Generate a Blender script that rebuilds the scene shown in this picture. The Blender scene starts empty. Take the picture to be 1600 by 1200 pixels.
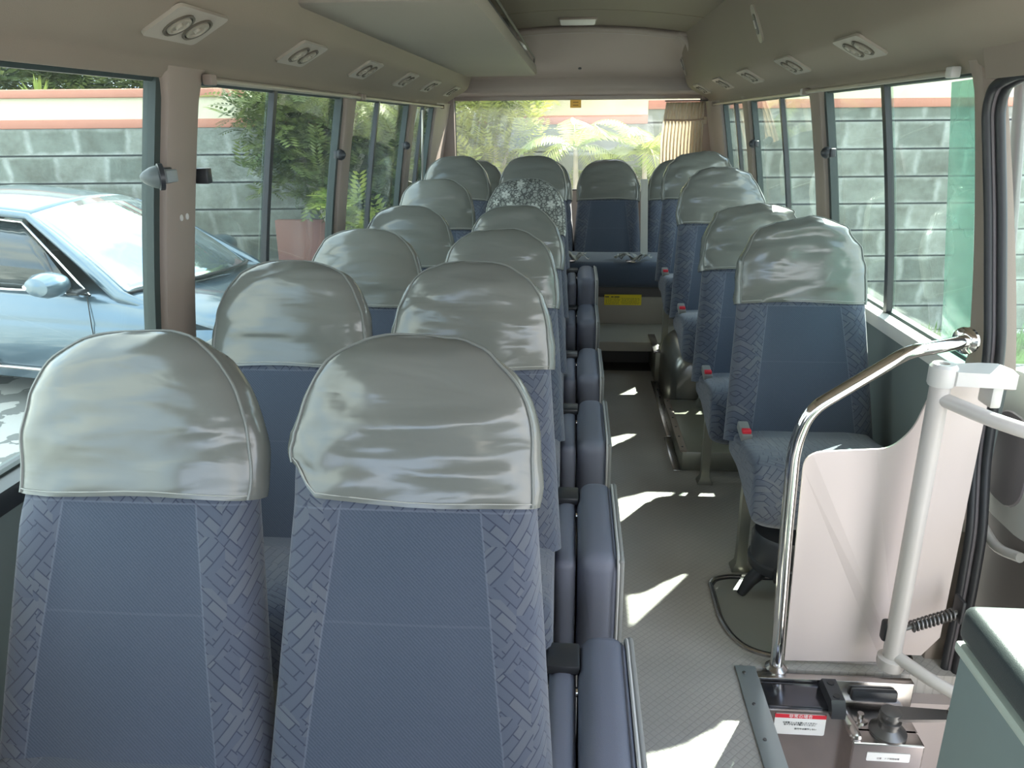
import bpy, bmesh, math, random
from mathutils import Vector, Matrix, noise
R = math.radians
PI = math.pi
random.seed(7)
S = bpy.context.scene
COL = S.collection

# ------------------------------------------------------------------ camera
EYE = Vector((0, 0, 1.42))
cam = bpy.data.cameras.new('camera')
cam.sensor_width = 36; cam.lens = 27.0; cam.clip_start = 0.02; cam.clip_end = 300
camo = bpy.data.objects.new('camera', cam); COL.objects.link(camo)
# heading toward the vanishing point of the bus, slight roll
d = Vector((100 / 1200, -409 / 1200, 1.0)).normalized()      # bus axis in camera coords (x right, y down, z fwd)
rt = Vector((math.cos(R(.5)), -math.sin(R(.5)), 0))
up = rt.cross(d).normalized()
xx = d.cross(up)
right = Vector((xx[0], d[0], up[0])); down = Vector((xx[1], d[1], up[1])); fwd = Vector((xx[2], d[2], up[2]))
m = Matrix((right, -down, -fwd)).transposed().to_4x4()
m.translation = EYE
camo.matrix_world = m
S.camera = camo

# ------------------------------------------------------------------ light
S.view_settings.view_transform = 'Standard'
S.view_settings.look = 'None'
S.view_settings.gamma = 1
S.view_settings.use_curve_mapping = False
S.view_settings.exposure = 1.75
S.cycles.transparent_max_bounces = 24
S.cycles.max_bounces = 10
S.cycles.diffuse_bounces = 6

W = bpy.data.worlds.new('world'); S.world = W; W.use_nodes = True
nt = W.node_tree; nt.nodes.clear()
wo = nt.nodes.new('ShaderNodeOutputWorld'); bg = nt.nodes.new('ShaderNodeBackground')
tc = nt.nodes.new('ShaderNodeTexCoord'); nz = nt.nodes.new('ShaderNodeTexNoise')
nz.inputs['Scale'].default_value = 2.2; nz.inputs['Detail'].default_value = 5
rp = nt.nodes.new('ShaderNodeValToRGB')
rp.color_ramp.elements[0].position = .42; rp.color_ramp.elements[0].color = (.50, .66, .92, 1)
rp.color_ramp.elements[1].position = .6; rp.color_ramp.elements[1].color = (1.0, .985, .955, 1)
nt.links.new(tc.outputs['Generated'], nz.inputs['Vector'])
nt.links.new(nz.outputs['Fac'], rp.inputs['Fac'])
nt.links.new(rp.outputs['Color'], bg.inputs['Color'])
bg.inputs['Strength'].default_value = 1.7
nt.links.new(bg.outputs[0], wo.inputs[0])

sun = bpy.data.lights.new('sun', 'SUN'); sun.energy = 11.0; sun.angle = R(.6); sun.color = (1, .96, .88)
suno = bpy.data.objects.new('sun', sun); COL.objects.link(suno)
suno.location = (6, 12, 12)
suno.rotation_euler = Vector((-.57, -1.05, -1.0)).to_track_quat('-Z', 'Y').to_euler()

# ------------------------------------------------------------------ materials
MATS = {}
def node_mat(name):
    mt = bpy.data.materials.new(name); mt.use_nodes = True
    n = mt.node_tree; b = n.nodes['Principled BSDF']
    MATS[name] = mt
    return mt, n, b
def mat(name, col, rough=.5, metal=0, noise_amt=.06, nscale=8, bump=0, bscale=60, spec=.5, coat=0, vec='Object', emit=None):
    """procedural: colour gently mottled by noise, optional bump"""
    mt, n, b = node_mat(name)
    t = n.nodes.new('ShaderNodeTexCoord'); z = n.nodes.new('ShaderNodeTexNoise')
    z.inputs['Scale'].default_value = nscale; z.inputs['Detail'].default_value = 4
    n.links.new(t.outputs[vec], z.inputs['Vector'])
    mx = n.nodes.new('ShaderNodeMix'); mx.data_type = 'RGBA'
    mx.inputs['A'].default_value = (*[c * (1 - noise_amt) for c in col], 1)
    mx.inputs['B'].default_value = (*[min(1, c * (1 + noise_amt)) for c in col], 1)
    n.links.new(z.outputs['Fac'], mx.inputs['Factor'])
    n.links.new(mx.outputs['Result'], b.inputs['Base Color'])
    b.inputs['Roughness'].default_value = rough; b.inputs['Metallic'].default_value = metal
    b.inputs['Specular IOR Level'].default_value = spec
    b.inputs['Coat Weight'].default_value = coat
    if bump:
        z2 = n.nodes.new('ShaderNodeTexNoise'); z2.inputs['Scale'].default_value = bscale; z2.inputs['Detail'].default_value = 3
        n.links.new(t.outputs[vec], z2.inputs['Vector'])
        bp = n.nodes.new('ShaderNodeBump'); bp.inputs['Strength'].default_value = bump; bp.inputs['Distance'].default_value = .002
        n.links.new(z2.outputs['Fac'], bp.inputs['Height']); n.links.new(bp.outputs[0], b.inputs['Normal'])
    return mt

def M_(n, op, a, b=None, c=None):
    x = n.nodes.new('ShaderNodeMath'); x.operation = op
    for i, v in enumerate((a, b, c)):
        if v is None: continue
        if isinstance(v, (int, float)): x.inputs[i].default_value = v
        else: n.links.new(v, x.inputs[i])
    return x.outputs[0]
def RGB(n, a, b, f):
    x = n.nodes.new('ShaderNodeMix'); x.data_type = 'RGBA'
    for k, v in (('A', a), ('B', b)):
        if isinstance(v, tuple): x.inputs[k].default_value = (*v, 1)
        else: n.links.new(v, x.inputs[k])
    if isinstance(f, (int, float)): x.inputs['Factor'].default_value = f
    else: n.links.new(f, x.inputs['Factor'])
    return x.outputs['Result']

def plank_pattern(n, co, plane, base, line, light):
    """overlapping diagonal planks woven in two directions"""
    rots = []
    vo = n.nodes.new('ShaderNodeTexVoronoi'); vo.inputs['Scale'].default_value = 15; vo.distance = 'MANHATTAN'
    n.links.new(plane, vo.inputs['Vector'])
    sc = n.nodes.new('ShaderNodeVectorMath'); sc.operation = 'SCALE'; sc.inputs['Scale'].default_value = .05
    ad = n.nodes.new('ShaderNodeVectorMath'); ad.operation = 'ADD'
    n.links.new(vo.outputs['Color'], sc.inputs[0]); n.links.new(sc.outputs[0], ad.inputs[0]); n.links.new(plane, ad.inputs[1])
    plane = ad.outputs[0]
    for k, a in enumerate((40, -50)):
        mp = n.nodes.new('ShaderNodeMapping'); mp.inputs['Rotation'].default_value = (0, 0, R(a))
        n.links.new(plane, mp.inputs['Vector'])
        br = n.nodes.new('ShaderNodeTexBrick')
        br.inputs['Scale'].default_value = 1.0
        br.inputs['Brick Width'].default_value = .066; br.inputs['Row Height'].default_value = .0165
        br.inputs['Mortar Size'].default_value = .0013; br.inputs['Mortar Smooth'].default_value = .3
        br.inputs['Color1'].default_value = (*base, 1); br.inputs['Color2'].default_value = (*light, 1); br.inputs['Mortar'].default_value = (*line, 1)
        br.inputs['Bias'].default_value = -.35
        n.links.new(mp.outputs[0], br.inputs['Vector']); rots.append(br)
    sep = n.nodes.new('ShaderNodeSeparateColor'); n.links.new(vo.outputs['Color'], sep.inputs[0])
    f = M_(n, 'GREATER_THAN', sep.outputs[0], .5)
    return RGB(n, rots[0].outputs['Color'], rots[1].outputs['Color'], f), M_(n, 'ADD', M_(n, 'MULTIPLY', rots[0].outputs['Fac'], M_(n, 'SUBTRACT', 1, f)), M_(n, 'MULTIPLY', rots[1].outputs['Fac'], f))

def fabric(name, kind):
    mt, n, b = node_mat(name)
    t = n.nodes.new('ShaderNodeTexCoord')
    sp = n.nodes.new('ShaderNodeSeparateXYZ'); n.links.new(t.outputs['Object'], sp.inputs[0])
    cb = n.nodes.new('ShaderNodeCombineXYZ'); n.links.new(sp.outputs[0], cb.inputs[0])
    if kind == 'cushion':
        n.links.new(M_(n, 'ADD', sp.outputs[1], sp.outputs[2]), cb.inputs[1])
    elif kind == 'side':
        n.links.new(sp.outputs[2], cb.inputs[1])
    else:
        n.links.new(sp.outputs[2], cb.inputs[1])
    # shift pattern sideways by depth so that flanks are patterned too
    n.links.new(M_(n, 'ADD', sp.outputs[0], M_(n, 'MULTIPLY', sp.outputs[1], .7)), cb.inputs[0])
    pat, pf = plank_pattern(n, t, cb.outputs[0], (.080, .095, .130), (.036, .044, .072), (.128, .140, .158))
    # plain twill for the middle panel
    wv = n.nodes.new('ShaderNodeTexWave'); wv.wave_type = 'BANDS'; wv.bands_direction = 'DIAGONAL'
    wv.inputs['Scale'].default_value = 95; wv.inputs['Distortion'].default_value = .6
    n.links.new(cb.outputs[0], wv.inputs['Vector'])
    nz = n.nodes.new('ShaderNodeTexNoise'); nz.inputs['Scale'].default_value = 420; nz.inputs['Detail'].default_value = 2
    n.links.new(t.outputs['Object'], nz.inputs['Vector'])
    nb = n.nodes.new('ShaderNodeTexNoise'); nb.inputs['Scale'].default_value = 3.5
    n.links.new(t.outputs['Object'], nb.inputs['Vector'])
    tw = RGB(n, (.038, .054, .082), (.088, .108, .147), M_(n, 'ADD', M_(n, 'MULTIPLY', wv.outputs['Fac'], .5), M_(n, 'MULTIPLY', nz.outputs['Fac'], .5)))
    ax = M_(n, 'ABSOLUTE', sp.outputs[0])
    if kind == 'back':
        edge = M_(n, 'ADD', .118, M_(n, 'MULTIPLY', M_(n, 'SUBTRACT', .45, sp.outputs[2]), .115))
        inx = M_(n, 'LESS_THAN', ax, edge)
        inz = M_(n, 'LESS_THAN', sp.outputs[2], .455)
        front = M_(n, 'LESS_THAN', sp.outputs[1], .02)
        mask = M_(n, 'MULTIPLY', M_(n, 'MULTIPLY', inx, inz), front)
        s1 = M_(n, 'LESS_THAN', M_(n, 'ABSOLUTE', M_(n, 'SUBTRACT', ax, edge)), .0016)
        s2 = M_(n, 'MULTIPLY', M_(n, 'LESS_THAN', M_(n, 'ABSOLUTE', M_(n, 'SUBTRACT', sp.outputs[2], .455)), .0016), M_(n, 'LESS_THAN', ax, .2))
        s3 = M_(n, 'MULTIPLY', M_(n, 'LESS_THAN', M_(n, 'ABSOLUTE', M_(n, 'SUBTRACT', sp.outputs[2], .27)), .002), inx)
        seam = M_(n, 'MULTIPLY', M_(n, 'MAXIMUM', M_(n, 'MULTIPLY', M_(n, 'MAXIMUM', s1, s2), 1), M_(n, 'MULTIPLY', s3, .35)), front)
    elif kind == 'cushion':
        edge = .14
        mask = M_(n, 'MULTIPLY', M_(n, 'LESS_THAN', ax, edge), M_(n, 'GREATER_THAN', sp.outputs[1], -.17))
        seam = M_(n, 'LESS_THAN', M_(n, 'ABSOLUTE', M_(n, 'SUBTRACT', ax, edge)), .0016)
    else:
        mask = 1.0 if kind == 'plain' else 0.0; seam = 0.0
    col = RGB(n, pat, tw, mask)
    col = RGB(n, col, (.19, .21, .26), M_(n, 'MULTIPLY', seam, .3) if not isinstance(seam, float) else 0.0)
    # gentle fading of the cloth in large cloudy areas
    fade = n.nodes.new('ShaderNodeMapRange'); fade.inputs[1].default_value = .3; fade.inputs[2].default_value = .75
    fade.inputs[3].default_value = .0; fade.inputs[4].default_value = .22
    n.links.new(nb.outputs['Fac'], fade.inputs[0])
    col = RGB(n, col, (.115, .12, .16), fade.outputs[0])
    n.links.new(col, b.inputs['Base Color'])
    b.inputs['Roughness'].default_value = .9
    b.inputs['Sheen Weight'].default_value = .35; b.inputs['Sheen Roughness'].default_value = .5
    b.inputs['Specular IOR Level'].default_value = .2
    bp = n.nodes.new('ShaderNodeBump'); bp.inputs['Strength'].default_value = .35; bp.inputs['Distance'].default_value = .0015
    h = M_(n, 'ADD', M_(n, 'MULTIPLY', nz.outputs['Fac'], .4), M_(n, 'MULTIPLY', pf, -.4))
    if not isinstance(seam, float): h = M_(n, 'SUBTRACT', h, M_(n, 'MULTIPLY', seam, 1.5))
    n.links.new(h, bp.inputs['Height']); n.links.new(bp.outputs[0], b.inputs['Normal'])
    return mt
F_BACK = fabric('seat_fabric_back', 'back')
F_CUSH = fabric('seat_fabric_cushion', 'cushion')
F_PLAIN = fabric('seat_fabric_plain', 'plain')

def vinyl(name, col, rough=.27):
    mt, n, b = node_mat(name)
    t = n.nodes.new('ShaderNodeTexCoord')
    nz = n.nodes.new('ShaderNodeTexNoise'); nz.inputs['Scale'].default_value = 5; nz.inputs['Detail'].default_value = 3
    n.links.new(t.outputs['Object'], nz.inputs['Vector'])
    n.links.new(RGB(n, tuple(c * .93 for c in col), tuple(min(1, c * 1.07) for c in col), nz.outputs['Fac']), b.inputs['Base Color'])
    b.inputs['Roughness'].default_value = rough; b.inputs['Specular IOR Level'].default_value = .6
    # soft drag wrinkles
    mp = n.nodes.new('ShaderNodeMapping'); mp.inputs['Scale'].default_value = (4, 4, 16)
    n.links.new(t.outputs['Object'], mp.inputs['Vector'])
    n2 = n.nodes.new('ShaderNodeTexNoise'); n2.inputs['Scale'].default_value = 1.3; n2.inputs['Detail'].default_value = 1.5; n2.inputs['Distortion'].default_value = .8
    n.links.new(mp.outputs[0], n2.inputs['Vector'])
    n3 = n.nodes.new('ShaderNodeTexNoise'); n3.inputs['Scale'].default_value = 900
    n.links.new(t.outputs['Object'], n3.inputs['Vector'])
    b1 = n.nodes.new('ShaderNodeBump'); b1.inputs['Strength'].default_value = .3; b1.inputs['Distance'].default_value = .012
    n.links.new(n2.outputs['Fac'], b1.inputs['Height'])
    b2 = n.nodes.new('ShaderNodeBump'); b2.inputs['Strength'].default_value = .12; b2.inputs['Distance'].default_value = .0006
    n.links.new(n3.outputs['Fac'], b2.inputs['Height']); n.links.new(b1.outputs[0], b2.inputs['Normal'])
    n.links.new(b2.outputs[0], b.inputs['Normal'])
    return mt
VINYL = vinyl('grey_vinyl', (.165, .172, .156), .18)
def lace():
    mt, n, b = node_mat('floral_lace')
    t = n.nodes.new('ShaderNodeTexCoord')
    sp = n.nodes.new('ShaderNodeSeparateXYZ'); n.links.new(t.outputs['Object'], sp.inputs[0])
    cb = n.nodes.new('ShaderNodeCombineXYZ'); n.links.new(sp.outputs[0], cb.inputs[0]); n.links.new(sp.outputs[2], cb.inputs[1])
    v = n.nodes.new('ShaderNodeTexVoronoi'); v.inputs['Scale'].default_value = 19; v.inputs['Randomness'].default_value = .7
    n.links.new(cb.outputs[0], v.inputs['Vector'])
    # petals: radius modulated by angle around the cell centre
    df = n.nodes.new('ShaderNodeVectorMath'); df.operation = 'SUBTRACT'
    sc = n.nodes.new('ShaderNodeVectorMath'); sc.operation = 'SCALE'; sc.inputs['Scale'].default_value = 1.0
    n.links.new(cb.outputs[0], sc.inputs[0])
    n.links.new(sc.outputs[0], df.inputs[0]); n.links.new(v.outputs['Position'], df.inputs[1])
    s2 = n.nodes.new('ShaderNodeSeparateXYZ'); n.links.new(df.outputs[0], s2.inputs[0])
    an = M_(n, 'ARCTAN2', s2.outputs[1], s2.outputs[0])
    pet = M_(n, 'MULTIPLY', M_(n, 'ABSOLUTE', M_(n, 'COSINE', M_(n, 'MULTIPLY', an, 2.5))), .28)
    rr = M_(n, 'SUBTRACT', v.outputs['Distance'], pet)
    flower = M_(n, 'LESS_THAN', rr, .18)
    core = M_(n, 'LESS_THAN', v.outputs['Distance'], .09)
    v2 = n.nodes.new('ShaderNodeTexVoronoi'); v2.feature = 'DISTANCE_TO_EDGE'; v2.inputs['Scale'].default_value = 55
    n.links.new(cb.outputs[0], v2.inputs['Vector'])
    vine = M_(n, 'LESS_THAN', v2.outputs['Distance'], .09)
    c = RGB(n, (.27, .285, .26), (.08, .085, .08), vine)
    c = RGB(n, c, (.50, .52, .48), flower)
    out = M_(n, 'MULTIPLY', M_(n, 'GREATER_THAN', rr, .18), M_(n, 'LESS_THAN', rr, .23))
    c = RGB(n, c, (.16, .17, .16), out)
    c = RGB(n, c, (.35, .36, .34), core)
    n.links.new(c, b.inputs['Base Color']); b.inputs['Roughness'].default_value = .7
    return mt
LACE = lace()
PIPING = mat('piping_vinyl', (.20, .21, .195), .35)
THREAD = mat('stitch_thread', (.40, .40, .37), .7)
PAD = mat('jump_seat_vinyl', (.155, .165, .215), .5, bump=.3, bscale=900, noise_amt=.1, nscale=5)
PADGREY = mat('grey_back_shell', (.24, .24, .23), .5)
METAL_OL = mat('olive_grey_metal', (.27, .265, .215), .38, .55)
CHROME = mat('chrome', (.85, .83, .80), .09, 1, noise_amt=.03)
STEEL = mat('stainless_steel', (.50, .47, .45), .24, 1, noise_amt=.12, nscale=14)
STEEL_D = mat('dark_steel', (.16, .155, .15), .4, .8)
BLACK = mat('black_rubber', (.018, .018, .02), .45)
BLACKP = mat('black_plastic', (.03, .032, .036), .35)
DKFRAME = mat('green_black_window_frame', (.03, .045, .042), .4)
TRIM = mat('beige_trim', (.265, .212, .175), .55, bump=.15, bscale=300, nscale=3)
CEIL = mat('ceiling_vinyl', (.235, .192, .150), .62, bump=.25, bscale=420, nscale=2.2, noise_amt=.08)
CEILP = mat('ceiling_panel', (.185, .152, .115), .6, bump=.2, bscale=420, nscale=2.2)
RACKM = mat('rack_plastic', (.26, .232, .192), .5, nscale=2)
PANELP = mat('pinkish_grey_panel', (.33, .275, .245), .42, nscale=2.5)
PARTM = mat('partition_board', (.56, .475, .44), .4, nscale=2.5)
TUBEM = mat('grey_painted_tube', (.46, .42, .39), .35)
LOWERW = mat('grey_green_side_panel', (.16, .185, .18), .6, nscale=3)
SILLM = mat('light_sill', (.62, .60, .56), .4)
WHITEP = mat('white_plastic', (.52, .50, .47), .35)
PAPER = mat('white_paper', (.78, .77, .72), .8)
RED = mat('red_plastic', (.7, .03, .05), .4)
BELT = mat('belt_webbing', (.42, .41, .37), .75, bump=.4, bscale=500)

def glass(name, tint=(.86, .93, .90), fres=1.0, dirt=.05):
    mt, n, b = node_mat(name); n.nodes.remove(b)
    out = n.nodes['Material Output']
    tr = n.nodes.new('ShaderNodeBsdfTransparent'); tr.inputs[0].default_value = (*tint, 1)
    gl = n.nodes.new('ShaderNodeBsdfGlossy'); gl.inputs['Roughness'].default_value = .01
    ge = n.nodes.new('ShaderNodeNewGeometry'); dt = n.nodes.new('ShaderNodeVectorMath'); dt.operation = 'DOT_PRODUCT'
    n.links.new(ge.outputs['Normal'], dt.inputs[0]); n.links.new(ge.outputs['Incoming'], dt.inputs[1])
    sch = M_(n, 'POWER', M_(n, 'SUBTRACT', 1.0, M_(n, 'ABSOLUTE', dt.outputs['Value'])), 5.0)      # Schlick reflectance, same from both sides
    fr = M_(n, 'ADD', .035, M_(n, 'MULTIPLY', sch, .9))
    mx = n.nodes.new('ShaderNodeMixShader'); n.links.new(M_(n, 'MULTIPLY', fr, fres), mx.inputs[0])
    n.links.new(tr.outputs[0], mx.inputs[1]); n.links.new(gl.outputs[0], mx.inputs[2])
    # faint dust film
    df = n.nodes.new('ShaderNodeBsdfDiffuse'); df.inputs[0].default_value = (.7, .72, .68, 1)
    t = n.nodes.new('ShaderNodeTexCoord'); nz = n.nodes.new('ShaderNodeTexNoise'); nz.inputs['Scale'].default_value = 3; nz.inputs['Detail'].default_value = 6
    n.links.new(t.outputs['Object'], nz.inputs['Vector'])
    m2 = n.nodes.new('ShaderNodeMixShader'); n.links.new(M_(n, 'MULTIPLY', nz.outputs['Fac'], dirt), m2.inputs[0])
    n.links.new(mx.outputs[0], m2.inputs[1]); n.links.new(df.outputs[0], m2.inputs[2])
    n.links.new(m2.outputs[0], out.inputs[0])
    return mt
GLASS = glass('window_glass')
GLASS_R = glass('rear_window_glass', (.97, .98, .96), 1, .34)
GLASS_G = glass('green_door_glass', (.60, .86, .79), 1.2, .5)

def floor_mat():
    mt, n, b = node_mat('textured_vinyl_floor')
    t = n.nodes.new('ShaderNodeTexCoord')
    mp = n.nodes.new('ShaderNodeMapping'); mp.inputs['Rotation'].default_value = (0, 0, R(45)); mp.inputs['Scale'].default_value = (62, 62, 62)
    n.links.new(t.outputs['Object'], mp.inputs['Vector'])
    ck = n.nodes.new('ShaderNodeTexBrick'); ck.offset = 0; ck.inputs['Scale'].default_value = 1
    ck.inputs['Brick Width'].default_value = 1; ck.inputs['Row Height'].default_value = 1; ck.inputs['Mortar Size'].default_value = .10; ck.inputs['Mortar Smooth'].default_value = .6
    n.links.new(mp.outputs[0], ck.inputs['Vector'])
    nz = n.nodes.new('ShaderNodeTexNoise'); nz.inputs['Scale'].default_value = 6; nz.inputs['Detail'].default_value = 6
    n.links.new(t.outputs['Object'], nz.inputs['Vector'])
    base = RGB(n, (.36, .335, .30), (.47, .44, .40), nz.outputs['Fac'])
    n.links.new(RGB(n, base, (.29, .27, .24), M_(n, 'MULTIPLY', ck.outputs['Fac'], .4)), b.inputs['Base Color'])
    b.inputs['Roughness'].default_value = .5
    bp = n.nodes.new('ShaderNodeBump'); bp.inputs['Strength'].default_value = .5; bp.inputs['Distance'].default_value = .0015; bp.invert = True
    n.links.new(ck.outputs['Fac'], bp.inputs['Height']); n.links.new(bp.outputs[0], b.inputs['Normal'])
    return mt
FLOORM = floor_mat()

def stone_mat():
    """quarry stone blocks with ruled dark bed joints, in wall coordinates x,z"""
    mt, n, b = node_mat('stone_block_wall')
    t = n.nodes.new('ShaderNodeTexCoord')
    sp = n.nodes.new('ShaderNodeSeparateXYZ'); n.links.new(t.outputs['Object'], sp.inputs[0])
    cb = n.nodes.new('ShaderNodeCombineXYZ'); n.links.new(sp.outputs[0], cb.inputs[0]); n.links.new(sp.outputs[2], cb.inputs[1])
    br = n.nodes.new('ShaderNodeTexBrick'); br.inputs['Scale'].default_value = 1
    br.inputs['Brick Width'].default_value = .5; br.inputs['Row Height'].default_value = .27
    br.inputs['Mortar Size'].default_value = .05; br.inputs['Mortar Smooth'].default_value = 1.0
    br.inputs['Color1'].default_value = (.16, .18, .155, 1); br.inputs['Color2'].default_value = (.29, .31, .27, 1); br.inputs['Mortar'].default_value = (.37, .395, .36, 1)
    nw = n.nodes.new('ShaderNodeTexNoise'); nw.inputs['Scale'].default_value = 5; n.links.new(t.outputs['Object'], nw.inputs['Vector'])
    s1 = n.nodes.new('ShaderNodeVectorMath'); s1.operation = 'SCALE'; s1.inputs['Scale'].default_value = .09; n.links.new(nw.outputs['Color'], s1.inputs[0])
    a1 = n.nodes.new('ShaderNodeVectorMath'); a1.operation = 'ADD'; n.links.new(cb.outputs[0], a1.inputs[0]); n.links.new(s1.outputs[0], a1.inputs[1])
    a2 = n.nodes.new('ShaderNodeVectorMath'); a2.operation = 'SUBTRACT'; a2.inputs[1].default_value = (.045, .045, .045); n.links.new(a1.outputs[0], a2.inputs[0])
    n.links.new(a2.outputs[0], br.inputs['Vector'])
    nz = n.nodes.new('ShaderNodeTexNoise'); nz.inputs['Scale'].default_value = 3.2; nz.inputs['Detail'].default_value = 8; nz.inputs['Roughness'].default_value = .7
    n.links.new(t.outputs['Object'], nz.inputs['Vector'])
    mr = n.nodes.new('ShaderNodeMapRange'); mr.inputs[1].default_value = .4; mr.inputs[2].default_value = .65
    n.links.new(nz.outputs['Fac'], mr.inputs[0])
    c = RGB(n, br.outputs['Color'], (.085, .08, .06), M_(n, 'MULTIPLY', mr.outputs[0], .6))
    ph = M_(n, 'FRACT', M_(n, 'DIVIDE', sp.outputs[2], .27))
    ln = M_(n, 'LESS_THAN', M_(n, 'ABSOLUTE', M_(n, 'SUBTRACT', ph, .5)), .5)
    joint = M_(n, 'LESS_THAN', M_(n, 'MINIMUM', ph, M_(n, 'SUBTRACT', 1, ph)), .035)
    n.links.new(RGB(n, c, (.035, .04, .04), joint), b.inputs['Base Color'])
    b.inputs['Roughness'].default_value = .95
    bp = n.nodes.new('ShaderNodeBump'); bp.inputs['Strength'].default_value = .6; bp.inputs['Distance'].default_value = .03
    n.links.new(nz.outputs['Fac'], bp.inputs['Height']); n.links.new(bp.outputs[0], b.inputs['Normal'])
    return mt
STONE = stone_mat()
TERRA = mat('terracotta_band', (.46, .20, .14), .8, nscale=3, noise_amt=.12)
CREAM = mat('cream_render', (.62, .57, .41), .8, nscale=2)
PINKW = mat('pink_render', (.30, .155, .13), .85, nscale=3)
def paver_mat():
    mt, n, b = node_mat('interlocking_pavers')
    t = n.nodes.new('ShaderNodeTexCoord')
    v = n.nodes.new('ShaderNodeTexVoronoi'); v.inputs['Scale'].default_value = 4.5; v.inputs['Randomness'].default_value = .45
    nz = n.nodes.new('ShaderNodeTexNoise'); nz.inputs['Scale'].default_value = 12
    n.links.new(t.outputs['Object'], nz.inputs['Vector'])
    ad = n.nodes.new('ShaderNodeVectorMath'); ad.operation = 'ADD'
    sc = n.nodes.new('ShaderNodeVectorMath'); sc.operation = 'SCALE'; sc.inputs['Scale'].default_value = .12
    n.links.new(nz.outputs['Color'], sc.inputs[0]); n.links.new(t.outputs['Object'], ad.inputs[0]); n.links.new(sc.outputs[0], ad.inputs[1])
    n.links.new(ad.outputs[0], v.inputs['Vector'])
    sep = n.nodes.new('ShaderNodeSeparateColor'); n.links.new(v.outputs['Color'], sep.inputs[0])
    c = RGB(n, (.17, .17, .16), (.42, .41, .38), M_(n, 'GREATER_THAN', sep.outputs[0], .45))
    n.links.new(c, b.inputs['Base Color']); b.inputs['Roughness'].default_value = .85
    return mt
PAVER = paver_mat()
def leaf_mat(name, c1, c2, trans=.35):
    mt, n, b = node_mat(name)
    t = n.nodes.new('ShaderNodeTexCoord'); nz = n.nodes.new('ShaderNodeTexNoise'); nz.inputs['Scale'].default_value = 2.6; nz.inputs['Detail'].default_value = 5
    n.links.new(t.outputs['Object'], nz.inputs['Vector'])
    mr = n.nodes.new('ShaderNodeMapRange'); mr.inputs[1].default_value = .35; mr.inputs[2].default_value = .65; n.links.new(nz.outputs['Fac'], mr.inputs[0])
    c = RGB(n, c1, c2, mr.outputs[0])
    n.links.new(c, b.inputs['Base Color']); b.inputs['Roughness'].default_value = .5
    tl = n.nodes.new('ShaderNodeBsdfTranslucent'); n.links.new(c, tl.inputs[0])
    mx = n.nodes.new('ShaderNodeMixShader'); mx.inputs[0].default_value = trans
    n.links.new(b.outputs[0], mx.inputs[1]); n.links.new(tl.outputs[0], mx.inputs[2]); n.links.new(mx.outputs[0], n.nodes['Material Output'].inputs[0])
    return mt
LEAF_D = leaf_mat('dark_green_leaves', (.045, .085, .03), (.20, .24, .07))
LEAF_Y = leaf_mat('yellow_green_leaves', (.16, .26, .05), (.48, .52, .12), .45)
LEAF_P = leaf_mat('palm_leaves', (.20, .30, .07), (.50, .55, .18), .45)
BARK = mat('pale_bark', (.45, .42, .36), .9, nscale=20, noise_amt=.3)
GRASSM = mat('lawn_grass', (.14, .24, .06), .9, nscale=9, noise_amt=.4)
CARP = mat('metallic_blue_grey_paint', (.10, .15, .19), .28, .6, coat=1, noise_amt=.02)
CARG = mat('dark_car_glass', (.02, .028, .03), .04, spec=.8)
CARW = mat('windscreen_glass', (.42, .50, .54), .03, .8, spec=1.0)

# ------------------------------------------------------------------ helpers
def tag(o, label=None, cat=None, group=None, kind=None):
    if label: o['label'] = label
    if cat: o['category'] = cat
    if group: o['group'] = group
    if kind: o['kind'] = kind
    return o
def empty(name, loc, label=None, cat=None, group=None, rz=0):
    o = bpy.data.objects.new(name, None); COL.objects.link(o); o.location = loc; o.rotation_euler = (0, 0, rz)
    o.empty_display_size = .1
    return tag(o, label, cat, group)
def mesh(name, vs, fs, mt, smooth=True, angle=40):
    me = bpy.data.meshes.new(name); me.from_pydata([tuple(v) for v in vs], [], [tuple(f) for f in fs]); me.update()
    bm = bmesh.new(); bm.from_mesh(me)
    bmesh.ops.recalc_face_normals(bm, faces=bm.faces)
    if smooth:
        for e in bm.edges:
            if len(e.link_faces) == 2 and e.calc_face_angle(0) > R(angle): e.smooth = False
        for f in bm.faces: f.smooth = True
    bm.to_mesh(me); bm.free()
    me.materials.append(mt)
    return me
def link(name, me, parent=None, loc=(0, 0, 0), rot=(0, 0, 0), label=None):
    o = bpy.data.objects.new(name, me); COL.objects.link(o)
    o.location = loc; o.rotation_euler = rot
    if parent: o.parent = parent
    if label: o['label'] = label
    return o
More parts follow.
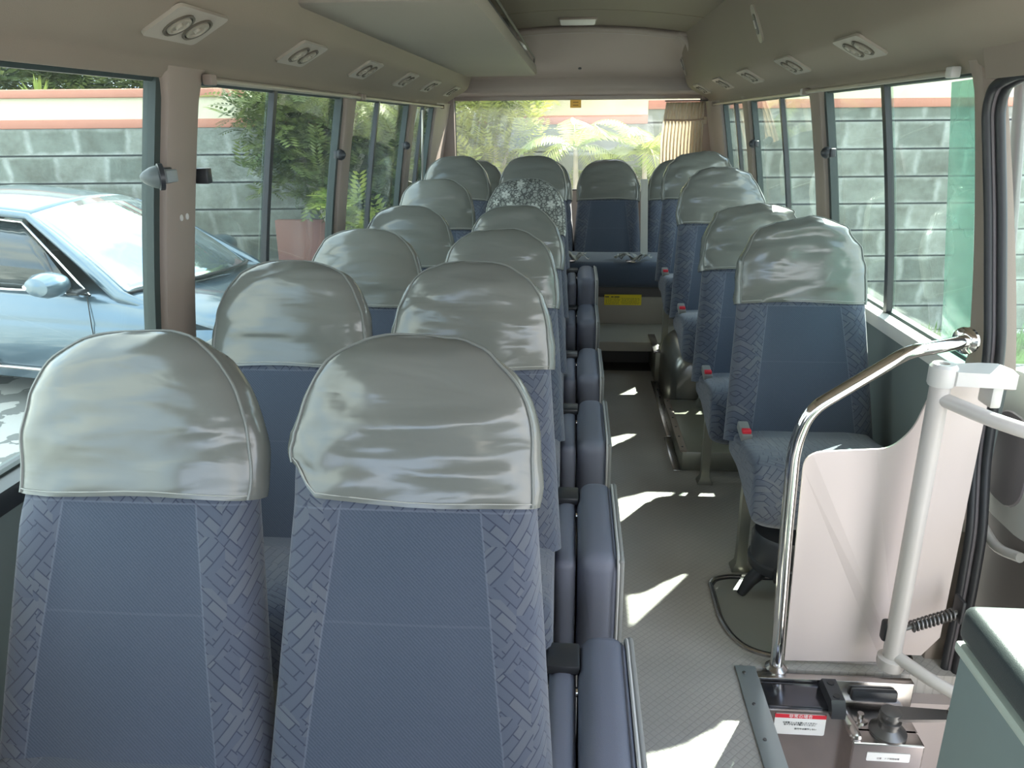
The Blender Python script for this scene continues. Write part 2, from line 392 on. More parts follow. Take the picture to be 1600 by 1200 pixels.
class MB:
    """collects pieces into one mesh"""
    def __init__(s): s.v = []; s.f = []
    def add(s, vs, fs):
        k = len(s.v); s.v += [Vector(v) for v in vs]; s.f += [tuple(i + k for i in f) for f in fs]; return s
    def box(s, a, b, r=0, rot=None, seg=2):
        a = Vector(a); b = Vector(b)
        c = (a + b) / 2; h = Vector([abs(x) / 2 for x in (b - a)])
        bm = bmesh.new(); bmesh.ops.create_cube(bm, size=1)
        for v in bm.verts: v.co = Vector((v.co.x * h.x * 2, v.co.y * h.y * 2, v.co.z * h.z * 2))
        if r > 0: bmesh.ops.bevel(bm, geom=bm.edges[:], offset=min(r, min(h) * .98), segments=seg, profile=.5, affect='EDGES')
        bm.verts.index_update()
        vs = []
        for v in bm.verts:
            p = v.co.copy()
            if rot is not None: p = rot @ p
            vs.append(p + c)
        s.add(vs, [[v.index for v in f.verts] for f in bm.faces]); bm.free(); return s
    def tube(s, pts, r, n=10, cap=True):
        pts = [Vector(p) for p in pts]; rs = r if isinstance(r, (list, tuple)) else [r] * len(pts)
        ring = []; prev = None
        for i, p in enumerate(pts):
            t = (pts[min(i + 1, len(pts) - 1)] - pts[max(i - 1, 0)]).normalized()
            if prev is None: a = t.orthogonal().normalized()
            else: a = (prev - t * prev.dot(t)).normalized()
            prev = a; b = t.cross(a)
            ring.append([p + (a * math.cos(2 * PI * k / n) + b * math.sin(2 * PI * k / n)) * rs[i] for k in range(n)])
        s.rings(ring, cap); return s
    def rings(s, ring, cap=True, close=True):
        n = len(ring[0]); vs = [v for q in ring for v in q]; fs = []
        for i in range(len(ring) - 1):
            for k in range(n if close else n - 1):
                fs.append((i * n + k, i * n + (k + 1) % n, (i + 1) * n + (k + 1) % n, (i + 1) * n + k))
        if cap:
            fs.append(tuple(range(n))[::-1]); fs.append(tuple((len(ring) - 1) * n + k for k in range(n)))
        s.add(vs, fs); return s
    def prism(s, poly, fn, a, b):
        """extrude a closed polygon; fn(u, v, w) maps to 3-D, w from a to b"""
        n = len(poly); s.add([fn(u, v, a) for u, v in poly] + [fn(u, v, b) for u, v in poly],
            [tuple(range(n))[::-1], tuple(range(n, 2 * n))] + [(k, (k + 1) % n, n + (k + 1) % n, n + k) for k in range(n)]); return s
    def lathe(s, prof, c, axis=(0, 0, 1), n=20):
        ax = Vector(axis).normalized(); a = ax.orthogonal().normalized(); b = ax.cross(a); c = Vector(c)
        s.rings([[c + ax * h + (a * math.cos(2 * PI * k / n) + b * math.sin(2 * PI * k / n)) * max(r, 1e-4) for k in range(n)] for r, h in prof]); return s
    def mesh(s, name, mt, smooth=True, angle=40): return mesh(name, s.v, s.f, mt, smooth, angle)
    def obj(s, name, mt, parent=None, loc=(0, 0, 0), rot=(0, 0, 0), smooth=True, label=None, angle=40):
        return link(name, s.mesh(name, mt, smooth, angle), parent, loc, rot, label)
def struct(o): o['kind'] = 'structure'; return o
def smoothpath(pts, r=.05, k=5):
    """round the corners of a polyline"""
    pts = [Vector(p) for p in pts]; out = [pts[0]]
    for a, b, c in zip(pts, pts[1:], pts[2:]):
        rr = min(r, (a - b).length * .45, (c - b).length * .45)
        p = b + (a - b).normalized() * rr; q = b + (c - b).normalized() * rr
        for i in range(k + 1):
            t = i / k; out.append(p * (1 - t) ** 2 + b * 2 * t * (1 - t) + q * t * t)
    out.append(pts[-1]); return out
def rrect(w, h, r, k=4):
    out = []
    for cx, cy, a0 in ((w / 2 - r, h / 2 - r, 0), (-w / 2 + r, h / 2 - r, 90), (-w / 2 + r, -h / 2 + r, 180), (w / 2 - r, -h / 2 + r, 270)):
        for i in range(k + 1):
            a = R(a0 + 90 * i / k); out.append((cx + r * math.cos(a), cy + r * math.sin(a)))
    return out
def sm(x, a, b):
    t = max(0, min(1, (x - a) / (b - a))); return t * t * (3 - 2 * t)

# ------------------------------------------------------------------ bus shell
def xw(z):      # half width of the inside: walls lean in above the sill
    return 1.045 if z <= .74 else 1.045 - .115 * min(1.05, (z - .74) / .79) ** 1.35
ZS, ZT = .78, 1.535      # sill, window top
YR = 6.0                 # rear
zs = [ZS + (ZT - ZS) * i / 14 for i in range(15)]

# floor: aisle floor with the step well cut away at the front right, raised rear platform
mb = MB()
mb.box((-1.06, -1.2, -.06), (.505, 4.45, 0))
mb.box((.505, 1.79, -.06), (1.06, 4.45, 0))
struct(mb.obj('floor', FLOORM, smooth=False))
mb = MB(); mb.box((-1.06, 4.85, .12), (1.06, YR, .178)); mb.box((-1.06, 4.45, .12), (1.06, 4.85, .178), .004)
struct(mb.obj('floor', mat('rear_platform_vinyl', (.36, .335, .28), .5), smooth=False))
mb = MB(); mb.box((-1.06, 4.62, -.06), (1.06, 4.66, .12)); mb.box((-1.06, 4.45, -.06), (1.06, 4.62, -.0))
struct(mb.obj('trim_riser', mat('shaded_riser', (.07, .065, .055), .6), smooth=False))  # shade on the recessed riser is put into its near-black colour
# entrance steps
mb = MB(); mb.box((.505, .6, -.42), (1.2, 1.79, -.38)); mb.box((.49, .6, -.4), (.505, 1.79, -.06)); mb.box((.505, 1.75, -.4), (1.06, 1.79, -.06))
struct(mb.obj('floor', mat('step_well', (.45, .38, .35), .5), smooth=False))

def side_panel(sgn, y0, y1):
    mb = MB()
    prof = [(1.045, -.06), (1.045, .70), (1.045, .745), (1.06, ZS), (1.14, ZS), (1.14, -.06)]
    mb.prism(prof, lambda u, v, w: (sgn * u, w, v), y0, y1)
    return mb
struct(side_panel(-1, -1.2, YR).obj('wall_left', LOWERW, smooth=False))
struct(side_panel(1, 2.0, YR).obj('wall_right', LOWERW, smooth=False))
# sill ledges
for sgn, y0, nm in ((-1, -1.2, 'trim_1'), (1, 1.95, 'trim_2')):
    mb = MB(); mb.prism([(1.028, ZS - .03), (1.022, ZS - .005), (1.028, ZS + .012), (1.10, ZS + .018), (1.10, ZS - .03)], lambda u, v, w: (sgn * u, w, v), y0, YR - .04)
    struct(mb.obj(nm, SILLM if sgn > 0 else BLACKP))
# pillars
def pillar(sgn, ya, yb, flare=.03, name='trim_3', m=TRIM, depth=.055, lean=None):
    mb = MB(); rings = []
    for z in [ZS + .0] + zs[1:-1] + [ZT - .02, ZT - .008, ZT + .02]:
        f = 0
        d_ = ZT - z
        if d_ < .07: f = flare * (1 - math.sqrt(max(0, 1 - ((.07 - d_) / .07) ** 2))) if d_ > 0 else flare
        d2 = z - ZS
        if d2 < .06: f = max(f, flare * .7 * (1 - d2 / .06) ** 2)
        x = xw(z); a, b = ya - f, yb + f; r = .016
        if lean: a = lean(z)
        rings.append([(sgn * (x + depth), a, z), (sgn * (x + r), a, z), (sgn * (x + r * .3), a + r * .3, z), (sgn * x, a + r, z), (sgn * x, b - r, z), (sgn * (x + r * .3), b - r * .3, z), (sgn * (x + r), b, z), (sgn * (x + depth), b, z)])
    mb.rings([[Vector(p) for p in q] for q in rings])
    return struct(mb.obj(name, m))
PL = [(-.2, .05), (1.83, 1.99), (3.30, 3.43), (4.62, 4.75), (5.42, YR + .02)]
PRR = [(1.86, 2.04), (3.26, 3.39), (4.58, 4.71), (5.42, YR + .02)]
k = 3
for a, b in PL: pillar(-1, a, b, name='trim_%d' % k, m=PANELP if a > 5 else TRIM); k += 1
for a, b in PRR: pillar(1, a, b, name='trim_%d' % k, m=PANELP if a > 5 else TRIM, lean=(lambda z: 1.895 + .10 * max(0, (z - .8) / .74)) if a < 2 else None); k += 1
# little screw caps on pillars
def screwcap(sgn, y, z, gname):
    mb = MB(); mb.lathe([(.0085, 0), (.0085, .002), (.005, .0035), (0, .0035)], (sgn * (xw(z) + .001), y, z), (-sgn, 0, 0), 14)
    tag(mb.obj('screw_cap', WHITEP), gname, 'screw cap')
screwcap(-1, 1.90, 1.20, 'round white screw cap on the front left pillar, nearer the window')
screwcap(-1, 1.93, 1.20, 'round white screw cap on the front left pillar, nearer the middle')
screwcap(1, 1.94, 1.10, 'white screw cap on the wide beige pillar by the door')

# roof: coves and ceiling, solid sections
COVE = [(.945, ZT - .01), (.93, ZT + .005), (.925, ZT + .018), (.91, 1.568), (.85, 1.6015), (.79, 1.635), (.775, 1.648), (.762, 1.668), (.745, 1.72), (.715, 1.80), (.66, 1.935)]
for sgn, nm in ((-1, 'trim_30'), (1, 'trim_31')):
    mb = MB(); prof = COVE + [(.66, 2.05), (.95, 1.86), (1.06, ZT - .01)]
    y0 = -1.2
    n = len(prof)
    mb.prism(prof, lambda u, v, w: (sgn * u, w, v), y0, 5.80)
    struct(mb.obj(nm, CEIL, angle=28))
def ceil_z(x): return 1.985 - .05 * (x / .66) ** 2
for (ya, yb, nm, mt) in ((-1.2, 4.50, 'ceiling', CEILP), (4.512, 5.20, 'trim_32', CEILP)):
    mb = MB(); prof = [(-.66 + 1.32 * i / 16, ceil_z(-.66 + 1.32 * i / 16)) for i in range(17)] + [(.66, 2.10), (-.66, 2.10)]
    mb.prism(prof, lambda u, v, w: (u, w, v), ya, yb)
    struct(mb.obj(nm, mt))
mb = MB(); mb.prism([(-.66 + 1.32 * i / 16, ceil_z(-.66 + 1.32 * i / 16) + .006) for i in range(17)] + [(.66, 2.1), (-.66, 2.1)], lambda u, v, w: (u, w, v), 4.498, 4.514)
struct(mb.obj('trim_33', BLACK))
# unseen bus front: lower panel and windscreen header, opening narrowed to cut front light
mb = MB(); mb.box((-1.06, -1.26, -.4), (1.06, -1.2, .90)); mb.box((-1.06, -1.26, 1.50), (1.06, -1.2, 2.1)); struct(mb.obj('wall_light_block', LOWERW, smooth=False))
mb = MB(); mb.box((.985, -1.2, -.42), (1.14, .55, .80)); struct(mb.obj('wall_entrance', LOWERW, smooth=False))
# rear header: rim that drops from the ceiling and a dished panel down to the rear window
mb = MB(); NU, NV = 40, 24; g = []
for j in range(NV + 1):
    v = j / NV; row = []
    for i in range(NU + 1):
        u = -1 + 2 * i / NU
        hw = .70 + (.985 - .70) * sm(v, 0, 1) * .9 + .03 * v
        x = u * hw
        y = 5.20 + .78 * v
        z = ceil_z(min(.66, abs(x)) if abs(x) < .66 else .66) * (1 - v) + 1.60 * v + .0
        z -= .02 * (1 - sm(v, 0, .06))
        edge = min(sm(v, .07, .15), 1 - sm(v, .84, .90), 1 - sm(abs(u), .86, .95))
        y += .075 * edge; z += .06 * edge
        row.append(Vector((x, y, z)))
    g.append(row)
mb.rings(g, cap=False, close=False)
me = mb.mesh('trim_34', PANELP, angle=60)
o = link('trim_34', me); struct(o)
so = o.modifiers.new('s', 'SOLIDIFY'); so.thickness = .02; so.offset = 1
# close the roof above header and beside it
mb = MB(); mb.box((-1.06, 5.2, 2.06), (1.06, 6.1, 2.10)); mb.box((-1.06, 6.04, 1.60), (1.06, 6.1, 2.1))
for s_ in (-1, 1): mb.box((s_ * 1.0, 5.75, 1.5), (s_ * 1.06, 6.1, 2.08))
struct(mb.obj('wall_rear', PANELP, smooth=False))
mb = MB(); mb.tube(smoothpath([(-.90, 5.84, 1.66), (-.80, 5.62, 1.74), (-.68, 5.24, 1.90), (-.62, 5.215, 1.935)], .08) + [Vector((-.60 + 1.2 * i / 16, 5.21, ceil_z(-.60 + 1.2 * i / 16) - .022)) for i in range(17)] + smoothpath([(.62, 5.215, 1.935), (.68, 5.24, 1.90), (.80, 5.62, 1.74), (.90, 5.84, 1.66)], .08), .022, 10)
struct(mb.obj('trim_36', PANELP))
mb = MB(); mb.lathe([(.012, 0), (.012, .004), (.006, .006), (0, .006)], (.02, 5.73, 1.772), (0, -.45, -.9), 16)
tag(mb.obj('round_fastener', BLACKP), 'small dark round fastener in the middle of the rear header panel', 'fastener')
# rear wall below and around the rear window
mb = MB(); mb.box((-1.06, YR, -.06), (1.06, YR + .06, .93))
struct(mb.obj('wall_back', PANELP, smooth=False))
mb = MB()
for s_ in (-1, 1):
    mb.box((s_ * .90, YR - .02, .90), (s_ * 1.0, YR + .05, 1.62), .012)
mb.box((-1, YR - .01, 1.575), (1, YR + .05, 1.63), .008)
struct(mb.obj('trim_35', PANELP))
win = struct(empty('window_9', (0, YR, 0)))
mb = MB()
fr = [(-.905, .93), (.905, .93), (.905, 1.585), (-.905, 1.585), (-.905, .93)]
for (a, b), (c, d_) in zip(fr, fr[1:]):
    mb.tube([(a, .015, b), (c, .015, d_)], .011, 8)
mb.obj('gasket', BLACK, win)
MB().box((-.90, .018, .935), (.90, .022, 1.58)).obj('pane', GLASS_R, win, smooth=False)

# side windows: sliding panes, dark frames, latches
LATCH = MB(); LATCH.lathe([(.012, 0), (.021, .004), (.023, .016), (.016, .028), (.006, .034), (0, .035)], (0, 0, 0), (1, 0, 0), 14)
LATCH.box((-.014, -.012, -.016), (.006, .03, .016), .003)
LATCHM = LATCH.mesh('latch', BLACKP)
def win_pane(mb, sgn, ya, yb, off, t=.004):
    rings = []
    for z in zs: 
        x = sgn * (xw(z) + off); rings.append([Vector((x, ya, z)), Vector((x + sgn * t, ya, z)), Vector((x + sgn * t, yb, z)), Vector((x, yb, z))])
    mb.rings(rings)
def vbar(mb, sgn, y, w, off, dep):
    mb.rings([[Vector((sgn * (xw(z) + off), y - w / 2, z)), Vector((sgn * (xw(z) + off), y + w / 2, z)), Vector((sgn * (xw(z) + off + dep), y + w / 2, z)), Vector((sgn * (xw(z) + off + dep), y - w / 2, z))] for z in zs])
def window(idx, sgn, ya, yb, mid=None, latch=None):
    w = struct(empty('window_%d' % idx, (0, 0, 0)))
    mb = MB(); vbar(mb, sgn, ya + .002, .026, .02, .03); vbar(mb, sgn, yb - .012, .03, .02, .03)
    for z in (ZS + .012, ZT - .008):
        mb.tube([(sgn * (xw(z) + .035), ya, z), (sgn * (xw(z) + .035), yb, z)], .011, 6)
    mb.obj('window_frame', DKFRAME, w)
    if mid:
        mb = MB(); vbar(mb, sgn, mid, .028, .022, .02); mb.obj('sliding_frame', BLACKP, w)
        m1 = MB(); win_pane(m1, sgn, ya, mid + .02, .034); m1.obj('pane', GLASS, w)
        m2 = MB(); win_pane(m2, sgn, mid - .02, yb, .043); m2.obj('pane', GLASS, w)
    else:
        m1 = MB(); win_pane(m1, sgn, ya, yb, .036); m1.obj('pane', GLASS, w)
    if latch:
        for yl, zl in latch:
            l = link('latch', LATCHM, w, (sgn * (xw(zl) + .012), yl, zl)); l.rotation_euler = (0, 0, PI if sgn > 0 else 0)
window(1, -1, .05, 1.83, None, None)
window(2, -1, 1.99, 3.30, 2.55, [(3.26, 1.30)])
window(3, -1, 3.43, 4.62, 3.92, [(4.58, 1.30)])
window(4, -1, 4.75, 5.42, 5.1)
window(5, 1, 2.04, 3.26, 2.66, [(3.20, 1.30)])
window(6, 1, 3.39, 4.58, 3.95, [(4.52, 1.30)])
window(7, 1, 4.71, 5.42, 5.05)
# small black stop on the second left window
tag(MB().box((-.99, 2.0, 1.275), (-.955, 2.03, 1.315), .004).obj('window_stop', BLACKP), 'small black rubber stop at the front edge of the second left window', 'window stop')
# the large latch of the first left window
t = empty('window_latch', (-.955, 1.80, 1.31), 'black and grey cone shaped window latch beside the front left pillar', 'latch')
MB().lathe([(.012, .012), (.03, .014), (.03, .024), (.012, .030)], (.03, -.05, 0), (-.8, -.6, 0), 20).obj('latch_disc', BLACKP, t)
MB().lathe([(.026, .026), (.022, .04), (.013, .055), (.005, .062), (0, .063)], (.03, -.05, 0), (-.8, -.6, 0), 20).obj('latch_cone', mat('grey_latch_cone', (.10, .115, .115), .4), t)
MB().box((.0, -.06, -.014), (.03, -.01, .014), .003).obj('latch_arm', mat('grey_latch_arm', (.25, .28, .28), .4), t)
MB().box((-.024, -.02, -.018), (.006, .015, .018), .004).obj('latch_block', BLACKP, t)

# green strip standing for the open door's tinted glass edge, outside the first right window
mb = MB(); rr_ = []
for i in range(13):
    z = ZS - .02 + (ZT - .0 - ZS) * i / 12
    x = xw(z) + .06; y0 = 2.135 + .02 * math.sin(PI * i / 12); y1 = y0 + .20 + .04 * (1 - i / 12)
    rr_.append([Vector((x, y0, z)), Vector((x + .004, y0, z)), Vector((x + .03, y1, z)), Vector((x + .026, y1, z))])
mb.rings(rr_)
tag(mb.obj('door_glass_edge', GLASS_G), 'translucent green glass edge of the open door, outside the window nearest the door', 'door glass')

# curtain rails
def rail(sgn, y0, y1, lab):
    t = empty('curtain_rail', (sgn * .915, y0, ZT), lab, 'curtain rail', 'curtain rails above the side windows')
    MB().tube([(0, 0, -.008), (0, y1 - y0, -.008)], .008, 10).obj('rod', mat('rail_metal_%s' % ('l' if sgn < 0 else 'r'), (.5, .45, .37), .35, .5), t)
    MB().box((-.012, -.02, -.02), (.012, .015, .006), .004).obj('end_bracket', WHITEP if sgn > 0 else TRIM, t)
    MB().box((-.012, y1 - y0 - .01, -.02), (.012, y1 - y0 + .02, .006), .004).obj('end_bracket', TRIM, t)
rail(-1, 2.0, 3.42, 'thin beige curtain rail above the second left window')
rail(-1, 3.46, 5.55, 'thin beige curtain rail above the rear left windows')
rail(1, 2.10, 3.36, 'thin beige curtain rail above the right window nearest the door')
rail(1, 3.40, 5.55, 'thin beige curtain rail above the rear right windows')

# ceiling vents
VU = Vector((.1, 0, -.1)).normalized()
VENTD = mat('vent_dark_ring', (.10, .085, .065), .5)  # dark brown ring around each nozzle
VENTP = mat('vent_plate_plastic', (.34, .30, .25), .4)
def vent(sgn, y, lab, group, big=1.0):
    t = empty('air_vent', (sgn * .815, y, 1.621), lab, 'air vent', group)
    # local plane: u along bus (y), v across the cove slope; normal points down and inward
    sl = Vector((sgn * .12, 0, -.067)).normalized(); nn = Vector((-sgn * .067, 0, -.12)).normalized()
    def P(u, v, w): return Vector((0, u, 0)) + sl * v + nn * w
    MB().prism(rrect(.22, .105, .014), P, -.001, .007).obj('vent_plate', VENTP, t)
    for q in (-.040, .040):
        n_ = 22
        def rg(r, w): return [P(q + r * math.cos(2 * PI * k / n_), r * math.sin(2 * PI * k / n_), w) for k in range(n_)]
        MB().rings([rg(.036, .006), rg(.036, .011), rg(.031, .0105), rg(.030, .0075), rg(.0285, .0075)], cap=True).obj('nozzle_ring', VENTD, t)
        MB().rings([rg(.027, .007), rg(.027, .012), rg(.021, .013), rg(.019, .009), rg(.010, .009), rg(.008, .015), rg(.004, .016)], cap=True).obj('nozzle', mat('vent_nozzle', (.28, .25, .2), .4) if 'vent_nozzle' not in MATS else MATS['vent_nozzle'], t)
ords = ['nearest the camera', 'second from the camera', 'third from the camera', 'fourth from the camera', 'fifth from the camera', 'furthest, by the rear corner']
for i, y in enumerate((1.70, 2.42, 3.155, 3.89, 4.55, 5.32)):
    vent(-1, y, 'beige double air vent on the left ceiling cove, ' + ords[i], 'air vents along the left cove')
for i, y in enumerate((2.49, 3.22, 3.97, 4.67, 5.43)):
    vent(1, y, 'beige double air vent on the right ceiling cove, ' + ords[i if i < 4 else 5], 'air vents along the right cove')
# reading lamp switches on upper cove
for y, lab in ((3.44, 'oval switch plate high on the right cove above the second window'), (5.70, 'small oval switch plate at the rear end of the right cove')):
    t = empty('switch_plate', (.719, y, 1.789), lab, 'switch plate', 'switch plates on the right cove')
    sl = Vector((.03, 0, -.08)).normalized(); nn = Vector((-.08, 0, -.03)).normalized()
    def P(u, v, w): return Vector((0, u, 0)) + sl * v + nn * w
    MB().prism(rrect(.07, .15, .03), P, -.004, .008).obj('plate', VENTP, t)
    MB().prism(rrect(.036, .08, .0175), P, .008, .012).obj('switch', STEEL_D, t)
    MB().prism(rrect(.014, .034, .006), P, .012, .015).obj('button', WHITEP, t)
# dome lights
def dome(y, x, lab, w=.22):
    t = empty('dome_light', (x, y, ceil_z(x)), lab, 'ceiling light')
    MB().box((-w / 2, -.045, -.012), (w / 2, .045, .004), .006).obj('base', TRIM, t)
    rings = []
    for q in [(-1, .2), (-.97, .8), (-.9, 1), (.9, 1), (.97, .8), (1, .2)]:
        rings.append([Vector((q[0] * (w / 2 - .008), .036 * math.cos(a) * 1, -.012 - .026 * q[1] * max(0, math.sin(a)))) for a in [PI * j / 10 for j in range(11)]])
    MB().rings(rings).obj('lens', mat('milky_lens', (.75, .73, .66), .25) if 'milky_lens' not in MATS else MATS['milky_lens'], t)
dome(4.86, 0.0, 'milky dome light on the ceiling panel before the rear window')
dome(3.75, .26, 'flat ceiling light nearer the camera on the right', .24)
dome(3.75, -.16, 'flat ceiling light nearer the camera beside the rack', .24)

# overhead rack (left)
t = empty('overhead_rack', (-.5, 2.2, 1.72), 'long grey beige overhead luggage rack slab hanging along the left cove', 'luggage rack')
mb = MB(); rings = []
y0, y1 = -.0, 3.45
def rk(y, inset, z0, z1):
    return [Vector((-.26 + inset, y, z0)), Vector((.205 - inset, y, z0)), Vector((.225 - inset, y, z0 + .006)), Vector((.23 - inset, y, (z0 + z1) / 2)), Vector((.225 - inset, y, z1)), Vector((-.26 + inset, y, z1))]
for y, ins, dz in ((y0, .03, .02), (y0 + .01, .012, .006), (y0 + .04, 0, 0), (y1 - .05, 0, 0), (y1 - .015, .01, .006), (y1, .03, .02)):
    rings.append(rk(y, ins, 0 + dz, .055 - dz))
mb.rings(rings); mb.obj('shelf', RACKM, t)
MB().tube(smoothpath([(.21, .02, .05), (.215, .03, .11), (.215, 3.35, .11), (.21, 3.38, .05)], .03), .006, 8).obj('guard_rail', STEEL_D, t)
MB().box((.17, .03, .055), (.225, 3.38, .068), .005).obj('lip', BLACKP, t)
MB().box((-.2, .03, .05), (.16, 3.2, .058)).obj('liner', BLACKP, t)
t2 = empty('paper_bag', (-.34, 4.62, 1.80), 'crumpled white paper sticking out over the edge of the overhead rack', 'paper')
def crumple(name, sx, sy, sz, seed, mt, parent=None, loc=(0, 0, 0)):
    bm = bmesh.new(); bmesh.ops.create_icosphere(bm, subdivisions=2, radius=1)
    for v in bm.verts:
        f = .55 + .75 * noise.noise(v.co * 1.7 + Vector((seed, 0, 0))) + .35 * noise.noise(v.co * 4 + Vector((0, seed, 0))) + .3
        v.co = Vector((v.co.x * sx * f, v.co.y * sy * f, max(-.02 * 0, v.co.z) * sz * f if v.co.z > -.2 else 0))
    me = bpy.data.meshes.new(name); bm.to_mesh(me); bm.free(); me.materials.append(mt)
    return link(name, me, parent, loc)
crumple('sheet', .07, .10, .05, 3, PAPER, t2)
t2 = empty('travel_bag', (-.42, 4.2, 1.778), 'dark soft bag lying on the overhead rack', 'bag')
MB().box((-.14, -.25, 0), (.10, .25, .12), .04, seg=3).obj('bag_body', STEEL_D, t2)
MB().tube(smoothpath([(-.1, -.05, .1), (-.08, -.05, .14), (-.08, .1, .14), (-.1, .1, .1)], .03), .008, 8).obj('handle', BLACK, t2)

# ------------------------------------------------------------------ seats
REC = R(18)
LB = .74          # length of the back
def half_w(h):
    w = .252 - .088 * sm(h, 0, .42) * .55 - .02 * sm(h, .1, .46)
    w = .2435 - (.2435 - .208) * min(1, h / .46)
    hd, ht = .47, LB
    if h > hd:
        s_ = (h - hd) / (ht - hd)
        w *= max(0.0, 1 - s_ ** 2.75) ** (1 / 2.5)
    return w
def thick(h):
    t_ = .062 - .016 * min(1, h / .5)
    s_ = max(0, (h - .5) / (LB - .5))
    return t_ * max(.05, (1 - s_ ** 5)) ** .5
def ring(h, infl=0, disp=None, e=2.9, M=56, wall=0):
    w = half_w(h) + infl; t_ = thick(h) + infl; out = []
    for k_ in range(M):
        a = 2 * PI * k_ / M
        c, s_ = math.cos(a), math.sin(a)
        x = w * math.copysign(abs(c) ** (2 / e), c); y = t_ * math.copysign(abs(s_) ** (2 / e), s_)
        if s_ < 0:
            u = abs(x) / max(w, .01)
            if h < .48: y -= .016 * sm(u, .5, .78) * (1 - sm(u, .93, 1.0)) * (1 - sm(h, .42, .48))
            y -= .02 * math.exp(-((h - .2) / .14) ** 2) * (1 - u * u) * .4
            y -= .010 * (1 - u ** 2) * sm(h, .48, .6) * (1 - sm(h, .68, .74))
        z = h
        p = Vector((x, y, z))
        if disp: p = disp(p, c, s_)
        out.append(p)
    return out
def hts(h0, n=26):
    out = []
    for i in range(n + 1):
        f = i / n; f = 1 - (1 - f) ** 1.55
        out.append(h0 + (LB - .0006 - h0) * f)
    return out
def back_mesh():
    mb = MB(); mb.rings([ring(0, -.02)] + [ring(h) for h in [.004, .02, .06] + hts(.1)]); return mb.mesh('backrest', F_BACK, angle=70)
BACKM = back_mesh()
def cover_mesh(seed, cut=0, slope=0, hem=.465, mt=VINYL, wr=1.0, peak=0):
    rnd = random.Random(seed)
    ridges = [(hem + rnd.uniform(.03, .25), rnd.uniform(-.5, .5), rnd.uniform(-2.0, 1.2), rnd.uniform(.008, .018), rnd.uniform(.0025, .006) * rnd.choice((1, -1, 1))) for _ in range(7)]
    sd = Vector((seed * 3.7, seed * 1.3, 0))
    def dsp(p, c, s_):
        q = p.copy()
        nrm = Vector((c, s_ * 1.0, 0))
        a = 0
        if s_ < .1:
            for (h0, sl, cv, wd, am) in ridges:
                dz = p.z - (h0 + sl * p.x * .5 + cv * (p.x ** 2))
                a += am * math.exp(-(dz / wd) ** 2) * (1 - sm(abs(p.x), .12, .21))
        a += .006 * noise.noise(p * 9 + sd) + .0035 * noise.noise(p * 22 + sd)
        q += nrm * max(a * wr, -.0035)
        q.z += (.006 * noise.noise(Vector((p.x * 9, seed, 0))) + .003 * noise.noise(Vector((p.x * 30, seed, 2)))) * sm(p.z, .6, .72) * wr
        if peak: q.z += peak * math.exp(-((p.x - .03) / .05) ** 2) * sm(p.z, .6, .73)
        return q
    def hem_at(x):
        h = hem + slope * x + .003 * math.sin(x * 18 + seed)
        if cut and x < -.155: h += cut * sm(-x, .155, .205)
        return h
    mb = MB(); M = 56
    base = hts(hem)
    allr = []
    for j, (h, infl) in enumerate([(hem + .02, .001)] + [(base[0], .0015)] + [(base[0], .0095)] + [(h, .0115) for h in base[1:]]):
        rg = ring(h, infl, dsp if j > 1 else None)
        f = max(0, 1 - (h - hem) / .12)
        rg = [Vector((p.x, p.y, p.z + (hem_at(p.x) - hem) * f)) for p in rg]
        if j > 1: rg = [Vector((p.x, p.y, p.z + .005 * sm(p.z, .6, .72))) for p in rg]
        allr.append(rg)
    vs = [v for q in allr for v in q]
    mb.rings(allr, cap=False)
    k0 = (len(allr) - 1) * M; mb.f.append(tuple(k0 + i for i in range(M)))
    me = mb.mesh('head_cover', mt, angle=75)
    # piping follows the front edge of the dome; hem stitch line
    pts = []
    idx = M - 4      # near the front right corner
    for side in (0, 1):
        col = [allr[j][idx if side == 0 else (M // 2 + 4)] for j in range(2, len(allr))]
        pts.append(col)
    path = pts[1] + pts[0][::-1]
    path = [Vector((p.x * 1.005, p.y - .0005, p.z + .001)) for p in path]
    pp = MB(); pp.tube(path, .0028, 6); pm = pp.mesh('piping', PIPING)
    hm = allr[2]; fr_ = [hm[i] + Vector((0, -.0012, .008)) for i in range(M // 2 + 4, M - 3)]
    hp = MB(); hp.tube(fr_, .0011, 5); hmm = hp.mesh('hem_stitching', THREAD)
    return me, pm, hmm
def cushion_mesh(w=.465, dp=.47, h=.15):
    """seat squab: local origin at its back bottom centre, extends to -Y"""
    mb = MB(); NX, NY = 28, 26
    # rounded slab, top dished in the middle, front edge rolled down
    def top(u, v):
        x = u * w / 2; y = -v * dp
        z = h - .018 * (1 - abs(u) ** 3) * (1 - sm(v, .75, 1)) + .02 * sm(v, .3, .85)
        return x, y, z
    rings = []
    for j in range(NY + 1):
        v = j / NY; r = []
        y = -dp * v
        endf = (1 - max(0, (abs(v - .5) - .42) / .08) ** 2.2) if abs(v - .5) > .42 else 1
        endf = max(.02, endf) ** .5
        for k_ in range(40):
            a = 2 * PI * k_ / 40; c, s_ = math.cos(a), math.sin(a); e = 4.2
            ww = w / 2 * (.86 + .14 * endf) * (1 - .03 * (1 - v))
            x = ww * math.copysign(abs(c) ** (2 / e), c)
            hh = h / 2 * (.35 + .65 * endf)
            z = hh * math.copysign(abs(s_) ** (2 / e), s_) + h / 2
            if s_ > 0:
                z += -.016 * (1 - abs(x / ww) ** 4) + .025 * sm(v, .25, .8) - .02 * sm(v, .85, 1)
            else: z -= .06 * sm(v, .3, .95) - .04 * sm(v, .93, 1)
            r.append(Vector((x, y, z)))
        rings.append(r)
    mb.rings(rings); return mb.mesh('cushion', F_CUSH, angle=80)
CUSHM = cushion_mesh()
CUSHR = cushion_mesh(.455, .46, .15)
